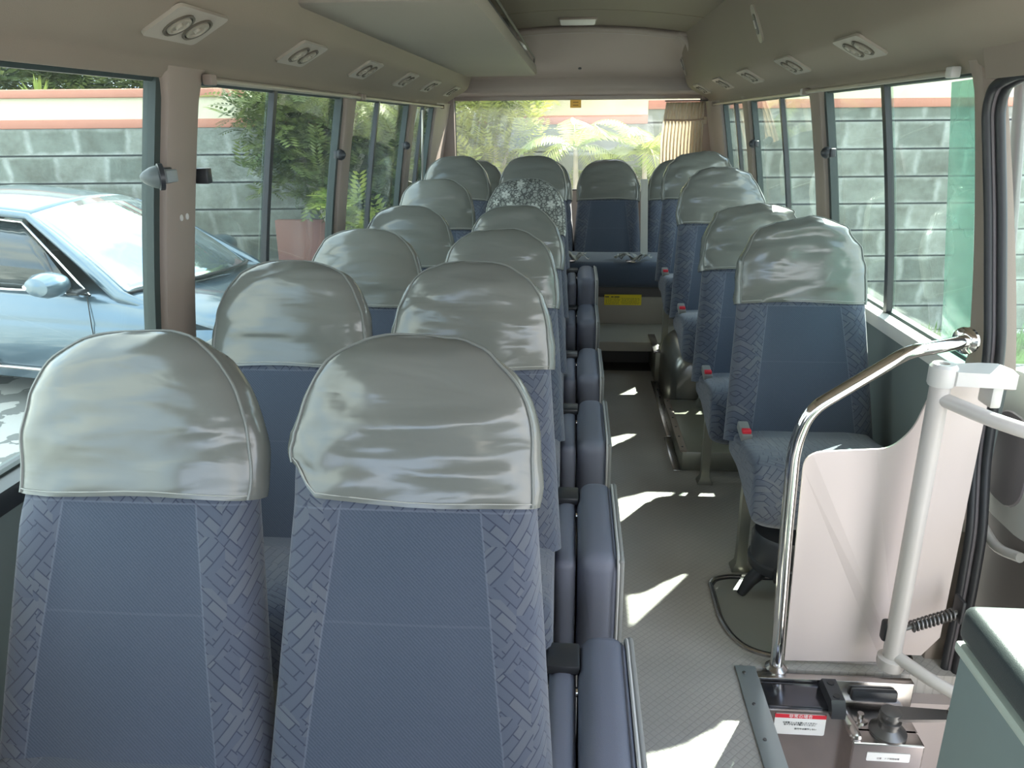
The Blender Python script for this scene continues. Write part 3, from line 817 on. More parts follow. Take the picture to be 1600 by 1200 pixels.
def leg_mesh(h):
    mb = MB(); mb.rings([[Vector(p) for p in q] for q in [
        [(-.03, -.022, 0), (.03, -.022, 0), (.03, .03, 0), (-.03, .03, 0)], [(-.03, -.022, .006), (.03, -.022, .006), (.03, .03, .006), (-.03, .03, .006)],
        [(-.018, -.018, .03), (.018, -.018, .03), (.018, .018, .03), (-.018, .018, .03)], [(-.016, -.016, .06), (.016, -.016, .06), (.016, .016, .06), (-.016, .016, .06)],
        [(-.016, -.012, h), (.016, -.012, h), (.016, .02, h), (-.016, .02, h)]]])
    return mb.mesh('leg', METAL_OL)
def bus_seat(name, x, yc, ztop, lab, group, cov, floor_z=0, cush=None, right_side=False, knob=True):
    """yc: y of the hem of the head cover.  Origin: floor under the seat."""
    g0 = ztop - LB * math.cos(REC) - .012      # foot of the back
    yb = yc - .465 * math.sin(REC)
    t = empty(name, (x, yb, floor_z), lab, 'seat', group)
    zb = g0 - floor_z
    link('backrest', BACKM, t, (0, .0, zb), (-REC, 0, 0))
    c = link('head_cover', cov[0], t, (0, 0, zb), (-REC, 0, 0))
    link('piping', cov[1], c); link('hem_stitching', cov[2], c)
    if cush is CUSHR:
        link('cushion', cush, t, (0, .05, zb - .08), (R(-2), 0, 0)); lh = zb - .07
    else:
        link('cushion', cush or CUSHM, t, (0, .06, zb - .10), (R(-2), 0, 0)); lh = zb - .07
    lm = leg_mesh(lh)
    if right_side:
        lx = -.08 if floor_z == .088 else -.19
        link('leg', lm, t, (lx, -.17, 0)); link('leg', lm, t, (.19, -.17, 0))
        MB().box((-.2, -.25, lh - .005), (.2, .0, lh + .02), .004).obj('seat_frame', METAL_OL, t)
        b = MB().box((-.215, -.13, zb + .055), (-.18, -.045, zb + .085), .006, rot=Matrix.Rotation(R(12), 3, 'X')).obj('belt_buckle', PADGREY, t)
        MB().box((-.212, -.128, zb + .078), (-.185, -.105, zb + .0895), .001).obj('release_button', RED, b, label='red release button')
    else:
        for sx in (-.17, .17): link('leg', lm, t, (sx, -.25, 0)); 
        for sx in (-.17, .17): link('leg', lm, t, (sx, .04, 0))
        MB().box((-.2, -.3, lh - .005), (.2, .08, lh + .02), .004).obj('seat_frame', METAL_OL, t)
    return t
COV = [cover_mesh(s_, wr=1.0) for s_ in (1, 2, 3, 4, 5)]
COV_CUT = cover_mesh(11, cut=.055, slope=-.03, wr=1.2)
COV_LACE = cover_mesh(12, mt=LACE, wr=1.1, hem=.44)
COV_PK = [cover_mesh(21, wr=2.0, peak=.012), cover_mesh(22, wr=2.4), cover_mesh(23, wr=2.2, peak=.01), cover_mesh(24, wr=2.2)]
zt = [1.085, 1.080, 1.066, 1.072, 1.138, 1.225]
fz = [0, 0, 0, 0, 0, .178]
wl = ['window seat of the front left row, in the lower left corner', 'window seat in the second left row, behind the front left one',
      'window seat in the third left row', 'window seat in the fourth left row', 'window seat in the fifth left row', 'raised window seat in the last left row before the rear bench']
al = ['aisle seat of the front left row, cover cut slanting at one corner', 'aisle seat in the second left row beside the folded jump seats', 'aisle seat in the third left row',
      'aisle seat in the fourth left row, just before the floral covered one', 'aisle seat in the fifth left row with a white floral lace head cover', 'aisle seat in the last left row behind the floral cover']
for i in range(6):
    y = 1.16 + .75 * i
    bus_seat('bus_seat', -.745, y, zt[i], 'blue fabric ' + wl[i], 'window side seats of the left double rows', COV[i % 5], fz[i])
    bus_seat('bus_seat', -.262, y, zt[i], 'blue fabric ' + al[i], 'aisle side seats of the left double rows',
             COV_CUT if i == 0 else COV_LACE if i == 4 else COV[(i + 2) % 5], fz[i])
rl = ['single blue fabric seat nearest the door behind the grey partition', 'single blue fabric seat second from the door on the right side',
      'single blue fabric seat third from the door on the right, above the wheel arch', 'single blue fabric seat fourth from the door, in front of the rear bench']
for i, (x, y, z) in enumerate(((.762, 2.60, 1.108), (.745, 3.25, 1.098), (.727, 3.95, 1.198), (.717, 4.62, 1.255))):
    bus_seat('bus_seat', x, y, z, rl[i], 'single seats on the right side', COV_PK[i], (0, 0, .088, .178)[i], CUSHR, True)
bl = ['rear bench seat in the left corner', 'rear bench seat second from the left', 'rear bench seat facing the aisle, fully visible', 'rear bench seat in the right corner by the curtain']
for i, x in enumerate((-.70, -.232, .228, .712)):
    t = bus_seat('bench_seat', x, 5.47, 1.175, 'blue fabric ' + bl[i], 'rear bench seats', COV[(i + 3) % 5], .178)
    for ch in list(t.children):
        if ch.name.startswith('leg') or ch.name.startswith('seat_frame') or ch.name.startswith('cushion'): bpy.data.objects.remove(ch)
# rear bench: long cushion and base box
t = empty('rear_bench', (0, 5.04, .178), 'full width rear bench with blue cushion on a beige box base', 'bench')
MB().box((-1.0, -.17, .235), (1.0, .42, .40), .045, seg=4).obj('cushion', F_PLAIN, t)
MB().box((-1.0, -.13, .17), (1.0, .36, .24), .01).obj('cushion_base', mat('brown_bench_cloth', (.13, .115, .11), .9), t)
MB().box((-1.0, -.15, 0), (1.0, .4, .175), .004).obj('base_box', mat('bench_box', (.36, .32, .27), .5, nscale=3), t, smooth=False)
t = empty('warning_label', (.32, 4.887, .337), 'yellow warning label with black print on the rear bench base', 'label')
MB().box((-.118, 0, -.034), (.118, .002, .034)).obj('label_sheet', mat('yellow_label', (.85, .68, .02), .5), t, smooth=False)
mb = MB(); rnd = random.Random(3)
mb.box((-.114, -.0008, .016), (-.088, 0, .022)); mb.box((-.076, -.0008, .016), (-.06, 0, .022)); mb.box((-.055, -.0008, .016), (-.022, 0, .022))
for r_ in range(6):
    x = -.11
    while x < .10:
        w_ = rnd.uniform(.004, .014)
        if not (-.024 < x < -.012): mb.box((x, -.0006, .009 - r_ * .007), (x + w_, 0, .0105 - r_ * .007))
        x += w_ + rnd.uniform(.002, .006)
mb.obj('label_print', BLACK, t, smooth=False)

# belts lying on the rear bench and the hanging strap between bench backs
def belt(loc, seed, lab, sc=1.0):
    rnd = random.Random(seed)
    t = empty('seat_belt', loc, lab, 'seat belt', 'loose belts on the rear bench')
    mb = MB()
    for j in range(3):
        pts = []; a0 = rnd.uniform(0, 6)
        for i in range(14):
            f = i / 13
            pts.append(Vector(((f - .5) * .2 * sc + .02 * j, .05 * math.sin(a0 + f * 5), .012 + .035 * abs(math.sin(a0 * 2 + f * 6 + j)))))
        vs = []; fs = []
        for i, p in enumerate(pts):
            w_ = Vector((.2, 1, .3 * math.sin(i))).normalized() * .024
            vs += [p - w_, p + w_, p + w_ + Vector((0, 0, .002)), p - w_ + Vector((0, 0, .002))]
        for i in range(13):
            for q in range(4): fs.append((i * 4 + q, i * 4 + (q + 1) % 4, i * 4 + 4 + (q + 1) % 4, i * 4 + 4 + q))
        mb.add(vs, fs)
    mb.obj('webbing', BELT, t)
    MB().box((-.03, -.045, .0), (.03, -.02, .012), .002).obj('belt_tongue', STEEL, t)
belt((.36, 4.93, .578), 4, 'crumpled beige seat belt lying on the bench in front of the middle rear seat')
belt((-.02, 4.93, .578), 9, 'beige seat belt end on the bench beside the last folded jump seat', .8)
t = empty('hanging_belt', (.47, 5.28, .58), 'straight beige belt hanging between the two right rear bench backs', 'seat belt')
MB().rings([[Vector((-.024, f * .23 - .07, f * .47)), Vector((.024, f * .23 - .07, f * .47)), Vector((.024, f * .23 - .067, f * .47)), Vector((-.024, f * .23 - .067, f * .47))] for f in (0, .3, .6, .9, 1.0)]).obj('webbing', BELT, t)

# ------------------------------------------------------------------ folded jump seats along the aisle
PADM = MB().box((-.058, -.235, -.19), (.052, .235, .19), .045, seg=6).mesh('cushion_pad', PAD, angle=80)
def pad_pipe(x):
    pts = [(x, a, b) for a, b in rrect(.468, .378, .05, 5)]; pts.append(pts[0]); return pts
PIPM = MB().tube(pad_pipe(.046), .004, 6).mesh('piping', mat('light_piping', (.50, .49, .48), .4))
SHELM = MB().box((.046, -.225, -.185), (.062, .225, .182), .012, seg=3).mesh('back_shell', PADGREY)
BPADM = MB().box((-.028, -.21, -.185), (.028, .21, .17), .022, seg=4).mesh('back_pad', PAD, angle=80)
HINGE = MB().box((-.034, .12, .165), (.036, .20, .188), .006).mesh('hinge_cover', BLACKP)
BARM = MB().tube([(-.03, .10, .13), (.10, .10, .135)], .010, 10).mesh('pivot_bar', CHROME)
LEGM = MB().tube([(0.04, -.15, -.19), (0.04, -.15, -.02)], .010, 8).tube([(-.03, -.15, -.08), (.09, -.15, -.08)], .009, 8).mesh('folding_bracket', METAL_OL)
jl = ['folded aisle jump seat nearest the camera', 'folded aisle jump seat second from the camera', 'folded aisle jump seat third from the camera', 'folded aisle jump seat fourth from the camera', 'folded aisle jump seat fifth from the camera', 'folded aisle jump seat furthest back before the rear bench']
for i in range(6):
    yf = 1.43 + .75 * i if i < 5 else 4.82; zt_ = .37 if i < 4 else (.43 if i == 4 else .575)
    t = empty('jump_seat', (0, yf - .235, 0), 'slate blue ' + jl[i], 'jump seat', 'folded jump seats along the aisle')
    zc = zt_ - .19
    p = link('cushion_pad', PADM, t, (.082, 0, zc)); link('piping', PIPM, p); link('back_shell', SHELM, t, (.082, 0, zc), label='light grey shell')
    link('back_pad', BPADM, t, (-.008, .0, zc - .008)); link('hinge_cover', HINGE, t, (-.008, 0, zc - .01)); link('pivot_bar', BARM, t, (-.008, 0, zc)); link('folding_bracket', LEGM, t, (-.03, 0, zc))

# ------------------------------------------------------------------ wheel arch boxes on the right
def edge_strip(mb, pts, w=.02):
    pass
t = empty('wheel_arch_box', (.476, 3.05, 0), 'low olive metal floor box behind the second right seat leg', 'floor box')
MB().box((0, 0, 0), (.56, .66, .088), .006).obj('box_body', METAL_OL, t)
MB().box((-.01, .0, .086), (.02, .66, .094), .002).obj('edge_strip', TRIM, t)
mb = MB()
for i in range(6): mb.lathe([(.005, 0), (.004, .003), (0, .0035)], (.005, .04 + i * .115, .094), (0, 0, 1), 8)
mb.obj('rivet', STEEL_D, t)
MB().box((-.035, -.01, 0), (-.002, .36, .006), .002).obj('kick_strip', STEEL, t)
t = empty('wheel_arch', (.50, 3.72, 0), 'rounded dark steel wheel arch cover on the right of the aisle', 'wheel arch')
mb = MB(); prof = [(0, 0), (-.0, .18)] + [(.10 - .10 * math.cos(a), .18 + .14 * math.sin(a)) for a in [R(10 * q) for q in range(1, 10)]] + [(.13, .32), (.13, 0)]
rings = []
for y, dz, dx in ((0, -.05, .03), (.02, -.02, .012), (.06, 0, 0), (.52, 0, 0)):
    rings.append([Vector((u + dx * (u < .3), y, v + (dz if v > .1 else 0))) for u, v in prof])
mb.rings(rings); mb.obj('arch_shell', mat('worn_steel', (.25, .24, .215), .28, .8, noise_amt=.2), t)
MB().box((-.045, -.3, 0), (-.003, .52, .007), .002).obj('kick_strip', STEEL, t)
mb = MB()
for i in range(7): mb.lathe([(.0055, 0), (.004, .003), (0, .0035)], (-.022, -.25 + i * .125, .007), (0, 0, 1), 8)
mb.obj('rivet', BLACKP, t)
t = empty('platform_side_box', (.475, 4.0, 0), 'raised beige side box joining the rear platform on the right', 'floor box')
MB().box((0, .25, 0), (.58, .62, .176), .004).obj('box_body', METAL_OL, t)
MB().box((-.012, .25, .172), (.03, .62, .184), .003).obj('edge_strip', STEEL, t)

# floor hatch with curved metal rim under first right seat
t = empty('floor_hatch', (.62, 2.02, 0), 'rounded metal floor hatch with bright rim under the seat nearest the door', 'floor hatch')
out = [(.459, 2.185), (.475, 2.215), (.52, 2.232), (.95, 2.232), (.95, 1.83), (.62, 1.83), (.55, 1.842), (.505, 1.868), (.475, 1.92), (.458, 2.0)]
loc = [(a - .62, b - 2.02) for a, b in out]
loc = [(p.x, p.y) for p in smoothpath([(a, b, 0) for a, b in loc] + [(loc[0][0], loc[0][1], 0)], .03)][:-1]
MB().prism(loc, lambda u, v, w: (u, v, w), .0, .004).obj('hatch_plate', mat('hatch_metal', (.30, .30, .27), .35, .3), t, smooth=False)
MB().tube([(a, b, .004) for a, b in loc] + [(loc[0][0], loc[0][1], .004)], .008, 8).obj('rim', STEEL, t)
mb = MB(); mb.tube([(a * .96, b * .95, .004) for a, b in loc] + [(loc[0][0] * .96, loc[0][1] * .95, .004)], .003, 6).obj('seal', BLACK, t)
# heater drum under the first right seat
t = empty('heater', (.67, 2.17, 0), 'black round heater drum under the seat nearest the door', 'heater')
MB().lathe([(.02, .10), (.10, .095), (.105, .11), (.105, .125), (.098, .13), (.098, .20), (.09, .215), (0, .215)], (0, 0, 0), (0, 0, 1), 28).obj('drum', BLACKP, t)
MB().tube([(-.05, -.02, .10), (-.10, -.03, .05), (-.125, -.035, .004)], [.026, .02, .014], 12).obj('nozzle', BLACK, t)
MB().box((-.05, -.115, .095), (-.03, -.095, .135), .003).obj('clip', BLACK, t)
MB().tube(smoothpath([(.0, -.1, .10), (.03, -.13, .02), (-.02, -.16, .006), (.06, -.2, .006)], .04), .004, 6).obj('cable', BLACK, t)

# ------------------------------------------------------------------ door end: pole, partition, door gear
t = empty('grab_pole', (.572, 1.79, 0), 'polished chrome grab pole bending from the floor edge up to the door pillar', 'grab pole')
P0 = Vector((.572, 1.79, 0))
path = [Vector(p) - P0 for p in ((.572, 1.79, 0), (.556, 1.79, .40), (.550, 1.79, .66), (.575, 1.79, .755), (.79, 1.80, .905), (.87, 1.82, .912), (.968, 1.90, .905))]
MB().tube(smoothpath(path, .09, 7), .0165, 18).obj('tube', CHROME, t)
MB().lathe([(.034, 0), (.034, .008), (.022, .016), (.0165, .017)], (.396 - .002, .112, .905), (-1, -.6, 0), 20).obj('wall_flange', CHROME, t)
MB().lathe([(.03, 0), (.03, .006), (.02, .014), (.0165, .016)], (0, 0, 0), (0, 0, 1), 20).obj('floor_flange', STEEL, t)
t = empty('partition_panel', (.6, 1.80, 0), 'pinkish grey partition panel with a curved top behind the chrome pole', 'partition')
poly = smoothpath([(-.005, 0, .02), (-.02, 0, .64), (.19, 0, .645), (.235, 0, .70), (.275, 0, .86), (.285, 0, .86), (.285, 0, .02), (-.005, 0, .02)], .045, 6)
MB().prism([(p.x, p.z) for p in poly[:-1]], lambda u, v, w: (u, w + .02 * math.sin(max(0, min(1, (u) / .3)) * PI) * 1, v), 0, .006).obj('panel', PARTM, t, smooth=False)
mb = MB(); mb.prism([(.285, .04), (.285, .85), (.39, .85), (.40, .80), (.40, .10), (.36, .04)], lambda u, v, w: (u, w, v), .02, .028); mb.obj('side_panel', PARTM, t, smooth=False)
t = empty('door_post', (.84, 1.73, .08), 'grey painted vertical door pivot tube with curved link arms', 'door post')
MB().tube([(0, 0, 0), (0, 0, .77)], .0225, 20).obj('tube', TUBEM, t)
MB().lathe([(.032, 0), (.034, .01), (.034, .03), (.024, .035)], (0, 0, -.01), (0, 0, 1), 20).obj('lower_bearing', TUBEM, t)
MB().lathe([(.027, 0), (.030, .006), (.030, .045), (.024, .052), (.012, .052), (.012, .046), (0, .046)], (0, 0, .765), (0, 0, 1), 24).obj('upper_bearing', WHITEP, t)
MB().prism([(-.02, .028), (.10, .05), (.14, .045), (.15, .0), (.14, -.045), (.02, -.028)], lambda u, v, w: (u, v, w), .772, .805).box((.10, -.03, .72), (.125, .03, .79), .006).obj('bracket', WHITEP, t)
MB().tube(smoothpath([(.005, -.01, .735), (.06, -.10, .725), (.13, -.17, .715), (.22, -.20, .71), (.30, -.17, .72)], .08, 6), .0165, 14).obj('link_arm', TUBEM, t)
MB().tube(smoothpath([(.005, -.005, .03), (.06, -.08, .02), (.12, -.13, .01), (.20, -.16, .0), (.28, -.15, .0)], .06, 6), .0165, 14).obj('link_arm', TUBEM, t)
sp = []
for i in range(120):
    f = i / 119; a = f * 2 * PI * 11
    sp.append(Vector((.045 + .10 * f, .02 + .014 * math.cos(a), .10 + .045 * f + .014 * math.sin(a))))
MB().tube(sp, .003, 5).tube([(.02, .02, .09), (.16, .02, .152)], .007, 8).obj('spring', STEEL_D, t)
MB().box((-.03, .0, .06), (.0, .03, .12), .01).box((.15, 0, .125), (.16, .045, .19), .004).obj('spring_mount', BLACK, t)

# door opener box
t = empty('door_opener', (.52, 1.58, -.36), 'stainless steel door opener box with labels and a linkage in the step well', 'door opener')
mb = MB()
mb.prism([(0, 0), (.375, 0), (.375, .30), (.22, .30), (.19, .35), (.0, .35)], lambda u, v, w: (u, w, v), .06, .165)
mb.box((.20, .015, 0), (.375, .07, .30), .004)
mb.obj('housing', STEEL, t, smooth=False)
MB().box((-.015, .165, .27), (.40, .19, .365), .003).obj('rear_flange', STEEL, t)
MB().box((.0, .07, .347), (.165, .16, .357), .006).obj('top_cover', mat('dark_polished_steel', (.10, .10, .115), .15, .8), t)
mb = MB(); mb.prism([(.0, 0), (.14, 0), (.14, .02), (.12, .045), (.02, .045), (0, .02)], lambda u, v, w: (.15 + w, .045 + u * .8, .345 + v), 0, .035)
mb.obj('handle_block', BLACKP, t)
for y_ in (.075, .125): MB().lathe([(.009, 0), (.009, .003), (.0, .003)], (.168, y_, .389), (0, 0, 1), 14).obj('bolt_hole', BLACK, t)
MB().box((.235, .145, .315), (.355, .166, .35), .008).obj('recess', BLACKP, t)
MB().lathe([(.045, 0), (.045, .006), (.026, .02), (.024, .03), (.028, .032), (.028, .04), (.022, .042), (.022, .052), (.027, .054), (.024, .066), (.010, .068), (0, .068)], (.30, .06, .30), (0, 0, 1), 26).obj('spindle', STEEL_D, t)
MB().prism([(-.02, -.02), (.02, -.026), (.16, -.016), (.17, 0), (.16, .016), (.0, .024)], lambda u, v, w: (.30 + u, .06 + v, w), .355, .363).obj('lever_arm', STEEL_D, t)
MB().lathe([(.014, 0), (.014, .012), (.007, .014), (0, .014)], (.45, .062, .362), (0, 0, 1), 6).obj('lever_bolt', STEEL, t)
MB().lathe([(.02, 0), (.02, .004), (.008, .006), (.008, .02), (0, .02)], (.245, .10, .30), (0, 0, 1), 16).obj('bolt', STEEL, t)
MB().box((.195, .02, .295), (.225, .15, .318), .01).obj('clamp_strip', STEEL, t)
# labels on the box
def text_mesh(name, txt, size, mt, parent, loc, rot=(PI / 2, 0, 0)):
    cu = bpy.data.curves.new(name, 'FONT'); cu.body = txt; cu.size = size; cu.extrude = .0002; cu.align_x = 'CENTER'; cu.align_y = 'CENTER'
    tmp = bpy.data.objects.new(name, cu); COL.objects.link(tmp)
    bpy.context.view_layer.update()
    dg = bpy.context.evaluated_depsgraph_get()
    me = bpy.data.meshes.new_from_object(tmp.evaluated_get(dg)); bpy.data.objects.remove(tmp); me.materials.clear(); me.materials.append(mt)
    return link(name, me, parent, loc, rot)
WHITEL = mat('label_white', (.85, .84, .82), .4)
lb = MB().prism(rrect(.128, .064, .005), lambda u, v, w: (u, w, v), -.001, 0).obj('warning_sticker', WHITEL, t, (.080, .0595, .310), smooth=False, label='white sticker with a red header band')
MB().box((-.064, -.0015, .020), (.064, -.001, .032)).obj('red_band', RED, lb, smooth=False)
text_mesh('header_text', '非常の場合', .012, WHITEL, lb, (0, -.0018, .026))
text_mesh('body_text', '①非常コックを開いてください\n②ドアを手で開けてください\n\n　　　　　走行中は操作しない', .0062, BLACK, lb, (0, -.0014, -.004))
lb = MB().prism(rrect(.105, .026, .003), lambda u, v, w: (u, w, v), -.001, 0).obj('small_sticker', WHITEL, t, (.290, .0145, .262), smooth=False, label='small white sticker')
text_mesh('body_text', '注意　ドア開閉装置', .0062, mat('grey_print', (.35, .32, .32), .6), lb, (0, -.0014, -.004))
# step edge moulding
t = empty('step_edge', (.49, 1.79, 0), 'grey metal edge strip along the floor beside the step well', 'edge strip')
MB().box((-.03, -.62, 0), (.025, .0, .006), .002).box((.018, -.62, -.05), (.026, 0, .004), .001).obj('strip', mat('zinc_strip', (.36, .39, .39), .4, .5), t)
mb = MB()
for i in range(5): mb.lathe([(.005, 0), (.004, .003), (0, .003)], (-.01, -.03 - i * .12, .006), (0, 0, 1), 8)
mb.obj('screw', STEEL_D, t)

# door frame with double rubber seal
seal = [(.935, 1.50, 1.50), (.94, 1.86, 1.51), (.945, 1.955, 1.49), (.95, 1.975, 1.44), (.985, 1.945, 1.2), (1.02, 1.905, .90), (1.03, 1.895, .70), (1.03, 1.885, .60), (1.03, 1.835, .42), (1.03, 1.825, .25), (1.03, 1.825, .0), (1.03, 1.80, -.25), (1.03, 1.70, -.4)]
t = empty('door_seal', (1.0, 1.9, 0), 'double black rubber seal around the open entrance door frame', 'door seal')
o0 = Vector((1.0, 1.9, 0))
sp_ = smoothpath(seal, .05, 5)
MB().tube([p - o0 + Vector((0, 0, 0)) for p in sp_], .011, 10).obj('rubber_bead', BLACK, t)
MB().tube([p - o0 + Vector((.022, -.016, 0)) for p in sp_], .011, 10).obj('rubber_bead', BLACK, t)
MB().tube([p - o0 + Vector((.011, -.004, 0)) for p in sp_], .008, 8).obj('seal_strip', mat('purple_grey_rubber', (.12, .105, .11), .4), t)
# wall around the door: pillar foot below the sill and header above the opening
mb = MB(); mb.box((.985, 1.925, -.42), (1.075, 2.04, ZS), .01); mb.box((.99, 1.86, -.42), (1.075, 2.04, .40), .006); struct(mb.obj('wall_front', TRIM))
mb = MB(); mb.prism([(.925, ZT - .03), (.96, ZT - .03), (1.05, ZT - .02), (1.05, ZT + .06), (.9, ZT + .06)], lambda u, v, w: (u, w, v), .5, 1.95)
struct(mb.obj('trim_40', TRIM))
# the entrance door, swung open outside
t = struct(empty('door_1', (1.2, 2.2, -.4)))
def dx(z): return (xw(max(z, .74)) - 1.045)
mb = MB(); rings = []
for z in (0, .3, .7, 1.1, 1.15): rings.append([Vector((.0, -.75, z)), Vector((.035, -.75, z)), Vector((.035, -.02, z)), Vector((0, -.02, z))])
mb.rings(rings); mb.obj('door_panel', mat('door_lining', (.40, .35, .33), .45, nscale=2), t, smooth=False)
MB().box((-.006, -.73, .02), (.002, -.05, .80), .003).obj('lower_lining', mat('brown_lining', (.16, .135, .125), .6, nscale=3), t, label='brown lower lining')
mb = MB()
mb.rings([[Vector((-.03 + .0, a, b)) for a, b in rrect(.36, .44, .12, 6)], [Vector((-.05, a * .95, b * .95)) for a, b in rrect(.36, .44, .12, 6)]])
mb.v = [v + Vector((0.03, -.24, .98)) for v in mb.v]; mb.obj('lining_bulge', WHITEP, t)
mb = MB(); mb.rings([[Vector((-.018, a, b)) for a, b in rrect(.20, .26, .08, 6)], [Vector((-.024, a, b)) for a, b in rrect(.19, .25, .08, 6)]]); mb.v = [v + Vector((-.0, -.20, .95)) for v in mb.v]
mb.obj('handle_recess', mat('recess_grey', (.20, .17, .18), .5), t)
MB().tube(smoothpath([(-.03, -.06, 1.12), (-.06, -.05, .95), (-.06, -.10, .80), (-.05, -.28, .72), (-.03, -.36, .74)], .06), .014, 12).obj('pull_handle', WHITEP, t)
MB().tube([(.015, -.015, 0), (.015, -.015, 1.15), (-.07, -.0, 1.93)], .016, 10).tube([(.015, -.74, 1.15), (-.07, -.72, 1.93)], .016, 8).tube([(-.07, -.72, 1.93), (-.07, -.0, 1.93)], .016, 8).obj('door_edge_rubber', mat('door_edge', (.13, .11, .11), .45), t)
MB().rings([[Vector((.01, -.73, 1.15)), Vector((.014, -.73, 1.15)), Vector((.014, -.02, 1.15)), Vector((.01, -.02, 1.15))], [Vector((-.075, -.71, 1.93)), Vector((-.071, -.71, 1.93)), Vector((-.071, -.01, 1.93)), Vector((-.075, -.01, 1.93))]]).obj('pane', GLASS, t, smooth=False)

# dashboard box, bottom right
t = empty('dash_console', (.80, .95, 0), 'grey green console box with a black padded top at the lower right corner', 'console')
mb = MB(); mb.prism([(.0, -.4), (.0, .50), (.02, .53), (.3, .53), (.3, -.4)], lambda u, v, w: (u - .085, w, v), -.55, .275); mb.obj('console_body', mat('sage_plastic', (.22, .265, .25), .5), t)
MB().box((-.095, -.55, .50), (.22, .285, .522), .006).obj('light_seam', mat('pale_green_strip', (.50, .56, .48), .4), t)
MB().box((-.095, -.55, .524), (.22, .29, .60), .022, seg=4).obj('padded_top', mat('dark_dash_vinyl', (.045, .055, .055), .4, bump=.3, bscale=600), t)
t['label'] = 'grey green console box with a black padded top at the lower right corner'
tag(MB().box((.77, .45, .6005), (.98, 1.14, .604), .001).obj('sun_highlight', PAPER), 'white sheet standing in for the sun highlight on top of the dark padded console', 'paper')  # added white sheet puts the sun's highlight on the console top into colour

# ------------------------------------------------------------------ curtain at the right of the rear window
t = empty('pleated_curtain', (.80, 5.90, 1.57), 'beige pleated curtain gathered at the right end of the rear window', 'curtain')
mb = MB(); g = []
for j in range(30):
    f = j / 29; row = []
    pinch = 1 - .30 * math.exp(-((f - .35) / .12) ** 2) * 0 - .12 * f * 0
    for i in range(91):
        u = i / 90
        x = -.16 + .27 * u - .03 * f * (1 - u) - .012 * math.sin(f * 4) * (1 - u)
        y = .022 * math.sin(u * 2 * PI * 12 + .6 * math.sin(f * 5)) * (.6 + .4 * f)
        row.append(Vector((x, y, -.02 - .60 * f)))
    g.append(row)
mb.rings(g, cap=False, close=False)
CURT = leaf_mat('curtain_cloth', (.68, .61, .50), (.82, .76, .66), .6)
me = mb.mesh('curtain_cloth', CURT, angle=180); o = link('curtain_cloth', me, t); q = o.modifiers.new('s', 'SOLIDIFY'); q.thickness = .0015
MB().tube([(-.17, 0, -.012), (.13, 0, -.012)], .005, 8).obj('rod', STEEL_D, t)
mb = MB(); mb.tube([(-.17, -.028, -.14), (-.05, -.03, -.145), (.11, -.028, -.14)], .006, 6).obj('tie_band', mat('tie_cloth', (.45, .33, .24), .8), t)
MB().box((.10, -.03, -.17), (.13, .0, -.12), .006).obj('tie_knob', mat('tie_knob', (.5, .40, .28), .6), t)
t = empty('window_sticker', (-.0, 5.995, 1.555), 'small orange sticker at the top middle of the rear window', 'sticker')
MB().box((-.045, .004, -.035), (.035, .006, .025)).obj('sticker_sheet', mat('orange_sticker', (.85, .48, .08), .5), t, smooth=False)
MB().box((-.025, .0035, .0), (.015, .004, .006)).box((-.025, .0035, -.02), (.015, .004, -.014)).obj('sticker_print', mat('brown_print', (.35, .14, .03), .6), t, smooth=False)
# hanging cord by the rear left window
t = empty('curtain_strip', (-.955, 5.02, 1.50), 'narrow white curtain strip hanging in the last left window', 'curtain')
mb = MB(); mb.rings([[Vector((.004 * math.sin(f * 9) - .012 * f * 0 - .05 * f * .6, -.014, -.62 * f)), Vector((.006 - .03 * f, .0, -.62 * f)), Vector((.0 - .03 * f, .016, -.62 * f)), Vector((-.006 - .03 * f, .0, -.62 * f))] for f in [i / 12 for i in range(13)]])
mb.obj('cloth', WHITEP, t)

# ------------------------------------------------------------------ outside
ZG = -.75
YAW = R(4.8)
MB().box((-40, -25, ZG - .1), (40, 45, ZG)).obj('ground', PAVER, smooth=False)['kind'] = 'structure'
bpy.data.objects['ground'].name = 'floor_outside'
def wall_seg(origin, length, base, ztop_stone, lab, name, ch=.20):
    """garden wall: stone courses, terracotta / cream / terracotta bands. local x along wall"""
    t = empty(name, origin, lab, 'wall', rz=YAW)
    h = ztop_stone - base
    MB().box((0, 0, -.3), (length, .25, h)).obj('stone_courses', STONE, t, (0, 0, 0), smooth=False)
    MB().box((-.0, -.02, h), (length, .27, h + .085), .008).obj('lower_band', TERRA, t, label='terracotta band')
    MB().box((0, -.01, h + .085), (length, .26, h + .085 + ch)).obj('cream_band', CREAM, t, smooth=False, label='cream band')
    MB().box((-.0, -.05, h + .085 + ch), (length, .30, h + .165 + ch), .012).obj('coping', TERRA, t, label='terracotta coping')
    return t
ux, uy = math.cos(YAW), math.sin(YAW)
P0w = Vector((3.5, 8.4, 0))
def wp(s_): return (P0w.x + s_ * ux, P0w.y + s_ * uy, ZG)
wall_seg(wp(-18), 15.2, ZG, 1.40, 'stone block garden wall with cream and terracotta bands, left of the bus', 'garden_wall')
wall_seg(wp(-2.8), 14, ZG, 1.535, 'taller stone block garden wall with cream band, right of the bus', 'garden_wall', .42)
# pink rendered pier in front of the left wall behind the shrub
tag(MB().box((-3.05, 7.74, ZG), (-1.0, 7.83, .50), .01).obj('pink_wall', PINKW), 'low pink rendered wall behind the leafy shrub', 'wall')

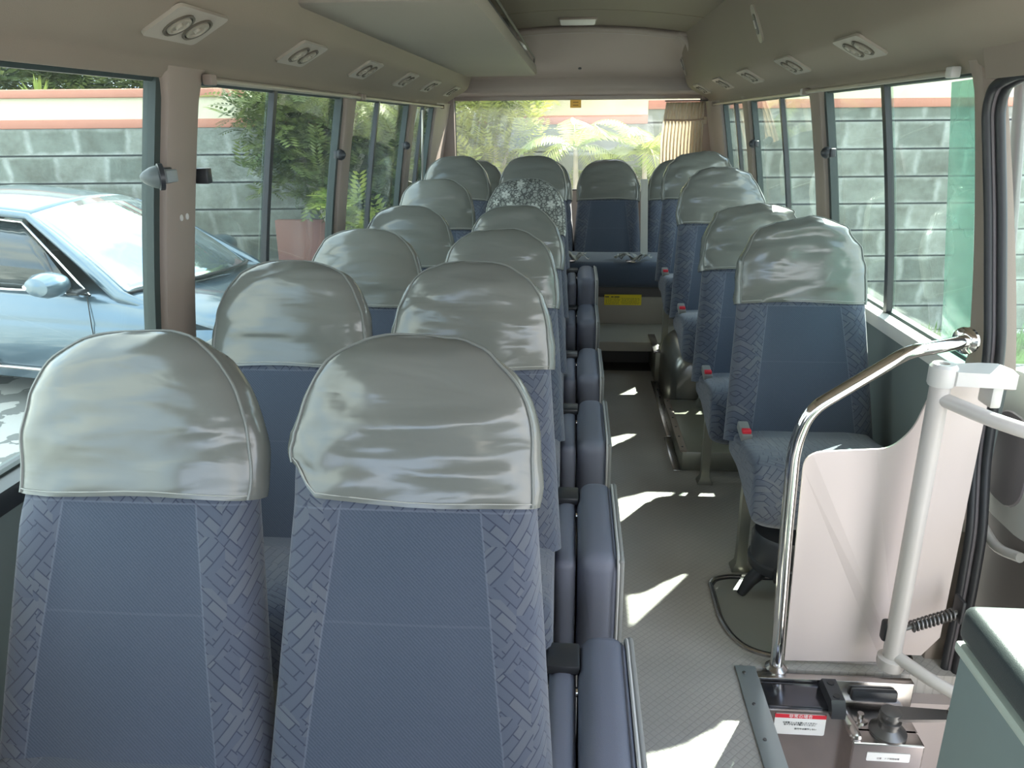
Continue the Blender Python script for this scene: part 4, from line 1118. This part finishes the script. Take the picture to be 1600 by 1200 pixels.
def rosette(vs, fs, c, size, rnd, n=7, narrow=.16, up=.3, droop=.4):
    """spray of pinnate leaves: a few curved stems with narrow paired leaflets"""
    ax = Vector((rnd.uniform(-1, 1), rnd.uniform(-1, 1), rnd.uniform(-.1, .9))).normalized()
    for st in range(3):
        d_ = (ax + Vector((rnd.uniform(-.9, .9), rnd.uniform(-.9, .9), rnd.uniform(-.6, .6)))).normalized()
        sd = d_.cross(Vector((rnd.uniform(-.3, .3), rnd.uniform(-.3, .3), 1))).normalized(); p = c.copy(); L = size * rnd.uniform(.8, 1.3)
        for i in range(n):
            p = p + d_ * (L / n); d_ = (d_ + Vector((0, 0, -droop * .12))).normalized()
            l_ = L * (.42 - .28 * abs(i / n - .4))
            for sg in (-1, 1):
                e_ = p + sd * sg * l_ + d_ * l_ * .55; m_ = p.lerp(e_, .5); w_ = (d_ - sd * sg * .4).normalized() * l_ * narrow
                i0 = len(vs); vs += [p.copy(), m_ + w_, e_, m_ - w_]; fs.append((i0, i0 + 1, i0 + 2, i0 + 3))
def foliage(name, blobs, n, size, mt, parent, seed, leaflets=6, narrow=.17, droop=.6, shell=.35):
    rnd = random.Random(seed); vs = []; fs = []
    tot = sum(b[3] * b[4] * b[5] for b in blobs)
    for (bx_, by_, bz_, rx, ry, rz) in blobs:
        for _ in range(int(n * rx * ry * rz / tot)):
            v = Vector((rnd.gauss(0, 1), rnd.gauss(0, 1), rnd.gauss(0, 1))).normalized() * (shell + (1.05 - shell) * rnd.random())
            rosette(vs, fs, Vector((bx_ + v.x * rx, by_ + v.y * ry, bz_ + v.z * rz)), size * rnd.uniform(.7, 1.3), rnd, leaflets, narrow, .3, droop)
    me = bpy.data.meshes.new(name); me.from_pydata([tuple(v) for v in vs], [], fs); me.update(); me.materials.append(mt)
    return link(name, me, parent)
def tree(name, loc, blobs, n, size, mt, lab, cat='tree', trunk=.05, th=1.5, seed=1, group=None, **kw):
    t = empty(name, loc, lab, cat, group)
    foliage('foliage', blobs, n, size, mt, t, seed, **kw)
    mb = MB(); mb.tube([(0, 0, 0), (.03, .02, th * .5), (-.02, 0, th)], [trunk, trunk * .8, trunk * .5], 10)
    rnd = random.Random(seed)
    for b in blobs[:5]:
        mb.tube([(0, 0, th * .8), (b[0] * .5, b[1] * .5, (th + b[2]) / 2), (b[0], b[1], b[2])], [trunk * .5, trunk * .35, trunk * .15], 6)
    mb.obj('trunk', BARK, t)
    return t
G = ZG
# shrub seen through second and third left windows
tree('feathery_shrub', (-2.3, 7.45, G), [(-.55, 0, 2.30, .55, .28, .32), (-.45, 0, 1.85, .42, .28, .35), (0, 0, 2.05, .55, .30, .55), (.45, 0, 2.2, .45, .30, .45), (-.05, 0, 1.55, .42, .28, .30), (.35, -.05, 1.40, .35, .25, .35), (.05, 0, 2.7, .6, .28, .25)], 850, .17, LEAF_D,
     'feathery green shrub against the stone wall behind the second left window', 'shrub', .10, 1.35, 5, 'trees and shrubs behind the bus')
tree('feathery_shrub', (-1.55, 7.45, G), [(0, 0, 1.5, .28, .28, .6), (.05, 0, 2.3, .28, .28, .5)], 330, .17, LEAF_D, 'narrow green shrub seen through the third left window', 'shrub', .05, 1.2, 8, 'trees and shrubs behind the bus')
tree('leafy_bush', (-2.0, 7.0, G), [(-.05, 0, 1.42, .22, .12, .18), (.12, 0, 1.2, .18, .12, .15)], 45, .2, LEAF_Y, 'yellow green bush in front of the feathery shrub', 'shrub', .03, .8, 9, 'trees and shrubs behind the bus', narrow=.2)
# beyond the rear window
tree('yellow_tree', (-.80, 7.55, G), [(-.1, 0, 2.1, .32, .3, .6), (-.15, 0, 1.6, .32, .3, .5), (.25, 0, 2.2, .3, .3, .4), (.1, 0, 2.6, .4, .3, .3)], 380, .19, LEAF_Y, 'bright yellow green tree at the left of the rear window', 'tree', .05, 1.4, 12, 'trees and shrubs behind the bus', narrow=.13)
def palm(loc, h, n, L, lab, seed):
    rnd = random.Random(seed)
    t = empty('palm', loc, lab, 'palm', 'trees and shrubs behind the bus')
    MB().tube([(0, 0, 0), (.02, 0, h * .6), (0, 0, h)], [.05, .035, .02], 10).obj('trunk', BARK, t)
    vs = []; fs = []
    for k_ in range(n):
        an = 2 * PI * k_ / n + rnd.uniform(-.2, .2); e0 = rnd.uniform(.3, 1.2)
        d_ = Vector((math.cos(an), math.sin(an), 0)); p = Vector((0, 0, h)); v = d_ * math.cos(e0) + Vector((0, 0, math.sin(e0)))
        pts = []
        for i in range(12):
            pts.append(p.copy()); p = p + v * L / 11; v = (v + Vector((0, 0, -.17))).normalized()
        sd_ = d_.cross(Vector((0, 0, 1)))
        for i in range(1, 12):
            l_ = L * .28 * math.sin(PI * (i / 12) ** .7) + .02
            for sg in (-1, 1):
                for q in (0, .5):
                    c = pts[i] + (pts[i - 1] - pts[i]) * q
                    e_ = c + sd_ * sg * l_ * .8 + (pts[i] - pts[i - 1]).normalized() * l_ * .5 + Vector((0, 0, -l_ * .45))
                    w_ = (pts[i] - pts[i - 1]).normalized() * .012
                    i0 = len(vs); vs += [c - w_, (c + e_) / 2 + w_ * 1.2, e_, (c + e_) / 2 - w_ * 1.2]; fs.append((i0, i0 + 1, i0 + 2, i0 + 3))
        i0 = len(vs)
        for i in range(12): vs += [pts[i] - sd_ * .006, pts[i] + sd_ * .006]
        for i in range(11): fs.append((i0 + 2 * i, i0 + 2 * i + 1, i0 + 2 * i + 3, i0 + 2 * i + 2))
    me = bpy.data.meshes.new('fronds'); me.from_pydata([tuple(v) for v in vs], [], fs); me.update(); me.materials.append(LEAF_P)
    link('fronds', me, t)
palm((-.0, 7.35, G), 1.95, 11, .62, 'drooping palm behind the middle of the rear window', 3)
palm((.62, 7.25, G), 1.9, 12, .62, 'drooping palm behind the right part of the rear window', 4)
tree('leafy_bush', (.35, 7.72, G), [(-.1, 0, 1.3, .5, .12, .5), (.45, 0, 1.4, .35, .12, .5)], 260, .14, LEAF_Y, 'leafy bush between the palms behind the rear window', 'shrub', .04, 1.0, 15, 'trees and shrubs behind the bus', narrow=.2)
# red roofed building behind the wall
t = empty('far_building', (.3, 16, G), 'pale building with a red roof behind the rear window', 'building')
MB().box((-5, 0, 0), (1.0, 4, 3.3)).obj('facade', CREAM, t, smooth=False)
MB().prism([(-.3, 3.2), (-.3, 3.35), (2, 4.5), (4.3, 3.35), (4.3, 3.2)], lambda u, v, w: (w, u, v), -5.3, 1.3).obj('roof', TERRA, t, smooth=False)
# hedge beyond the left wall and a spiky plant on it
HB = [(-4 + i * .95, .2 * math.sin(i * 2), 2.75 + .25 * math.sin(i * 1.7), .8, .5, .75) for i in range(9)]
tree('hedge', (-5.6, 9.4, G), HB, 3200, .24, LEAF_D, 'dense green hedge rising above the left garden wall', 'hedge', .06, 2.0, 22, 'trees and shrubs behind the bus', leaflets=5)
tree('hedge', (-1.6, 10.2, G), [(-1 + i * .9, 0, 3.0 + .2 * math.sin(i), .7, .4, .7) for i in range(6)], 650, .20, LEAF_Y, 'light green trees rising behind the wall beyond the rear window', 'hedge', .06, 2.0, 24, 'trees and shrubs behind the bus')
t = empty('spiky_plant', (-5.85, 8.5, 1.6), 'spiky yellow green plant peeping over the wall at the far left', 'plant')
vs = []; fs = []; rnd = random.Random(2)
for k_ in range(26):
    an = rnd.uniform(0, 6.28); e0 = rnd.uniform(.5, 1.4); L = rnd.uniform(.3, .42)
    d_ = Vector((math.cos(an) * math.cos(e0), math.sin(an) * math.cos(e0), math.sin(e0))); s_ = Vector((-math.sin(an), math.cos(an), 0)) * .014
    i0 = len(vs); m_ = d_ * L * .55; vs += [Vector((0, 0, 0)) - s_ * .5, Vector((0, 0, 0)) + s_ * .5, m_ + s_, d_ * L + Vector((0, 0, -.03)), m_ - s_]; fs.append((i0, i0 + 1, i0 + 2, i0 + 3, i0 + 4))
me = bpy.data.meshes.new('blades'); me.from_pydata([tuple(v) for v in vs], [], fs); me.materials.append(LEAF_Y); link('blades', me, t)
# lawn strip at the foot of the right wall
mb = MB(); mb.box((1.6, 7.2, ZG), (12, 8.2, ZG + .03)); rnd = random.Random(6)
for _ in range(2600):
    x = rnd.uniform(2.2, 7); y = rnd.uniform(7.2, 8.18); a = rnd.uniform(0, 6.28); h = rnd.uniform(.06, .16)
    i0 = len(mb.v); mb.v += [Vector((x, y, ZG + .03)), Vector((x + .02 * math.cos(a), y + .02 * math.sin(a), ZG + .03)), Vector((x + rnd.uniform(-.04, .04), y, ZG + .03 + h))]; mb.f.append((i0, i0 + 1, i0 + 2))
o = mb.obj('grass', GRASSM, smooth=False); tag(o, 'strip of lawn grass along the foot of the right wall', 'grass', kind='stuff')

# ------------------------------------------------------------------ parked car
CA = R(11)
car = empty('parked_car', (-3.68, 5.46, ZG), 'blue grey metallic car parked outside the first left window', 'car', rz=-CA)
C0 = .89
def sec(u, hw, belt_, top_, bot=.22):
    pts = [(-hw + .05, bot), (-hw, bot + .14), (-hw - .012, .55), (-hw + .005, .70), (-hw + .012, .73), (-hw + .01, belt_ - .04), (-hw + .04, belt_), (-hw + .16, belt_ + (top_ - belt_) * .55), (-hw + .45, top_ - .01), (0, top_)]
    full = pts + [(-a, b) for a, b in pts[-2::-1]]
    return [Vector((u, C0 + a, b)) for a, b in full]
mb = MB(); mb.rings([sec(*a) for a in ((-3.15, .70, .80, .86, .35), (-3.05, .80, .95, 1.0, .28), (-2.4, .88, .97, 1.0), (-1.2, .89, .955, .98), (-.0, .89, .945, 1.0), (.15, .89, .935, 1.02), (.5, .885, .89, .98), (.9, .86, .82, .91), (1.2, .78, .72, .80), (1.32, .66, .62, .68), (1.36, .58, .55, .58))])
mb.obj('car_body', CARP, car)
# windscreen
NS = 16
def base_pt(s_): return Vector((.24 + .36 * (1 - s_ * s_), C0 + s_ * .80, .955 + .06 * (1 - s_ * s_)))
def head_pt(s_): return Vector((-.70 + .20 * (1 - s_ * s_), C0 + s_ * .60, 1.51 + .10 * (1 - s_ ** 2)))
g = []
for j in range(11):
    f = j / 10; row = []
    for i in range(NS + 1):
        s_ = -1 + 2 * i / NS
        p = base_pt(s_).lerp(head_pt(s_), f) + Vector((.02, 0, .04)) * math.sin(PI * f); row.append(p)
    g.append(row)
mb = MB(); mb.rings(g, cap=False, close=False); o = mb.obj('windscreen', CARW, car, angle=180); q = o.modifiers.new('s', 'SOLIDIFY'); q.thickness = .006
# roof
g = []
for f in [i / 14 for i in range(15)]:
    row = []
    for i in range(NS + 1):
        s_ = -1 + 2 * i / NS; h_ = head_pt(s_)
        u = h_.x + (-2.0 - h_.x) * f
        zz = h_.z + .085 * math.sin(min(1, f * 1.25) * PI / 2) * (1 - .3 * s_ * s_) - .16 * max(0, f - .6) ** 1.3
        row.append(Vector((u, C0 + s_ * (.60 + .02 * math.sin(PI * f)), zz)))
    g.append(row)
mb = MB(); mb.rings(g, cap=False, close=False); o = mb.obj('roof', CARP, car, angle=180); q = o.modifiers.new('s', 'SOLIDIFY'); q.thickness = .02
roof_edge = lambda sd: [g[j][0 if sd < 0 else NS] for j in range(15)]
# rear window
mb = MB(); mb.rings([[g[14][i] for i in range(NS + 1)], [Vector((-2.95, C0 + (-1 + 2 * i / NS) * .74, .99)) for i in range(NS + 1)]], cap=False, close=False); o = mb.obj('rear_screen', CARG, car, angle=180); q = o.modifiers.new('s', 'SOLIDIFY'); q.thickness = .006
for sd in (-1, 1):
    top = [p + Vector((0, sd * .012, -.01)) for p in roof_edge(sd)]
    def belt_p(u): return Vector((u, C0 + sd * .865, .955))
    # A pillar and cant rail
    ap = [belt_p(.50) + Vector((0, sd * -.06, -.09)), belt_p(.26) + Vector((0, sd * -.02, .0)), base_pt(sd * 1.0).lerp(head_pt(sd * 1.0), .35) + Vector((0, sd * .02, .01)), base_pt(sd * 1.0).lerp(head_pt(sd * 1.0), .7) + Vector((0, sd * .02, .01))] + top
    mb = MB(); mb.tube(ap, [.03, .05, .05, .042] + [.03] * len(top), 10); mb.obj('pillar_frame', CARP, car)
    mb = MB(); row1 = [Vector((p.x - .06 if i else p.x - .05, p.y + sd * .01, p.z - .045)) for i, p in enumerate(top)]
    us = [-.12 - (2.35) * i / 14 for i in range(15)]
    row0 = [belt_p(u) + Vector((0, 0, .012)) for u in us]
    mb.rings([row0, row1], cap=False, close=False); o = mb.obj('side_window', CARG, car, angle=180); q = o.modifiers.new('s', 'SOLIDIFY'); q.thickness = .006
    off = Vector((0, sd * .012, 0))
    loop = row1[::-1] + [belt_p(.02) + Vector((0, 0, .0))] + row0[1:]
    loop = [p + off for p in loop]
    mb = MB(); mb.tube(loop, .010, 8); mb.obj('chrome_trim', CHROME, car, label='chrome window trim')
    # B pillar
    mb = MB(); mb.tube([row0[6] + off * .6, row1[6].lerp(row1[5], .2) + off * .6], .022, 6); mb.obj('door_pillar', BLACKP, car)
    mb = MB(); mb.tube([row0[1] + off * .4 + Vector((.04, 0, 0)), row1[0].lerp(row0[0], .45) + off * .4 + Vector((-.02, 0, 0))], .008, 6); mb.obj('quarter_bar', BLACKP, car)
    # mirror
    mm = MB(); rings = []
    for w_, sc_ in ((0, .25), (.03, .8), (.09, 1), (.17, .98), (.23, .7), (.245, .25)):
        rings.append([Vector((-.17 + .15 * sc_ * math.cos(a) - .01 * w_, C0 + sd * (.93 + w_), 1.06 + .095 * sc_ * math.sin(a))) for a in [2 * PI * k_ / 18 for k_ in range(18)]])
    mm.rings(rings); mi = mm.obj('wing_mirror', CARP, car)
    MB().box((-.10, C0 + sd * .85, .97), (.0, C0 + sd * .98, 1.0), .01).obj('mirror_arm', BLACKP, mi)
    MB().box((-.30, C0 + sd * 1.10, 1.035), (-.16, C0 + sd * 1.165, 1.075), .015).obj('turn_lamp', WHITEP, mi)
    # shut lines
    mb = MB()
    for u in (.0, -1.02, -1.95):
        mb.tube([(u, C0 + sd * (.886), .945), (u - .0, C0 + sd * .896, .70), (u + .02, C0 + sd * .904, .45), (u + .03, C0 + sd * .895, .33)], .004, 6)
    mb.obj('door_gap', BLACK, car)
    mb = MB(); mb.tube([(-3.0, C0 + sd * .87, .335), (-2.0, C0 + sd * .9, .325), (.2, C0 + sd * .9, .325)], .016, 8).obj('sill_trim', STEEL, car)
    for u, nm in ((.62, 'front'), (-2.1, 'rear')):
        w = MB().lathe([(.20, -.09), (.31, -.1), (.325, -.08), (.325, .08), (.31, .10), (.2, .10)], (u, C0 + sd * .80, .325), (0, sd, 0), 30).obj('wheel', BLACK, car)
        mb = MB(); mb.lathe([(.20, .0), (.205, .10), (.19, .10), (.18, .05), (.05, .07), (.0, .075)], (u, C0 + sd * .80, .325), (0, sd, 0), 30).obj('rim', STEEL, w)
    MB().box((1.05, C0 + sd * .50, .60), (1.27, C0 + sd * .74, .70), .04, seg=3).obj('headlamp', mat('headlamp_%d' % (sd + 1), (.7, .72, .75), .1), car)
mb = MB(); mb.tube([base_pt(s_) + Vector((.01, 0, .005)) for s_ in [-1 + i / 8 for i in range(17)]], .012, 6); mb.obj('scuttle_seal', BLACK, car)
mb = MB(); mb.tube([Vector((.06, C0 - .72, 1.0)), Vector((.25, C0 - .2, 1.055)), Vector((.40, C0 + .1, 1.05))], .008, 6); mb.obj('wiper', BLACK, car)
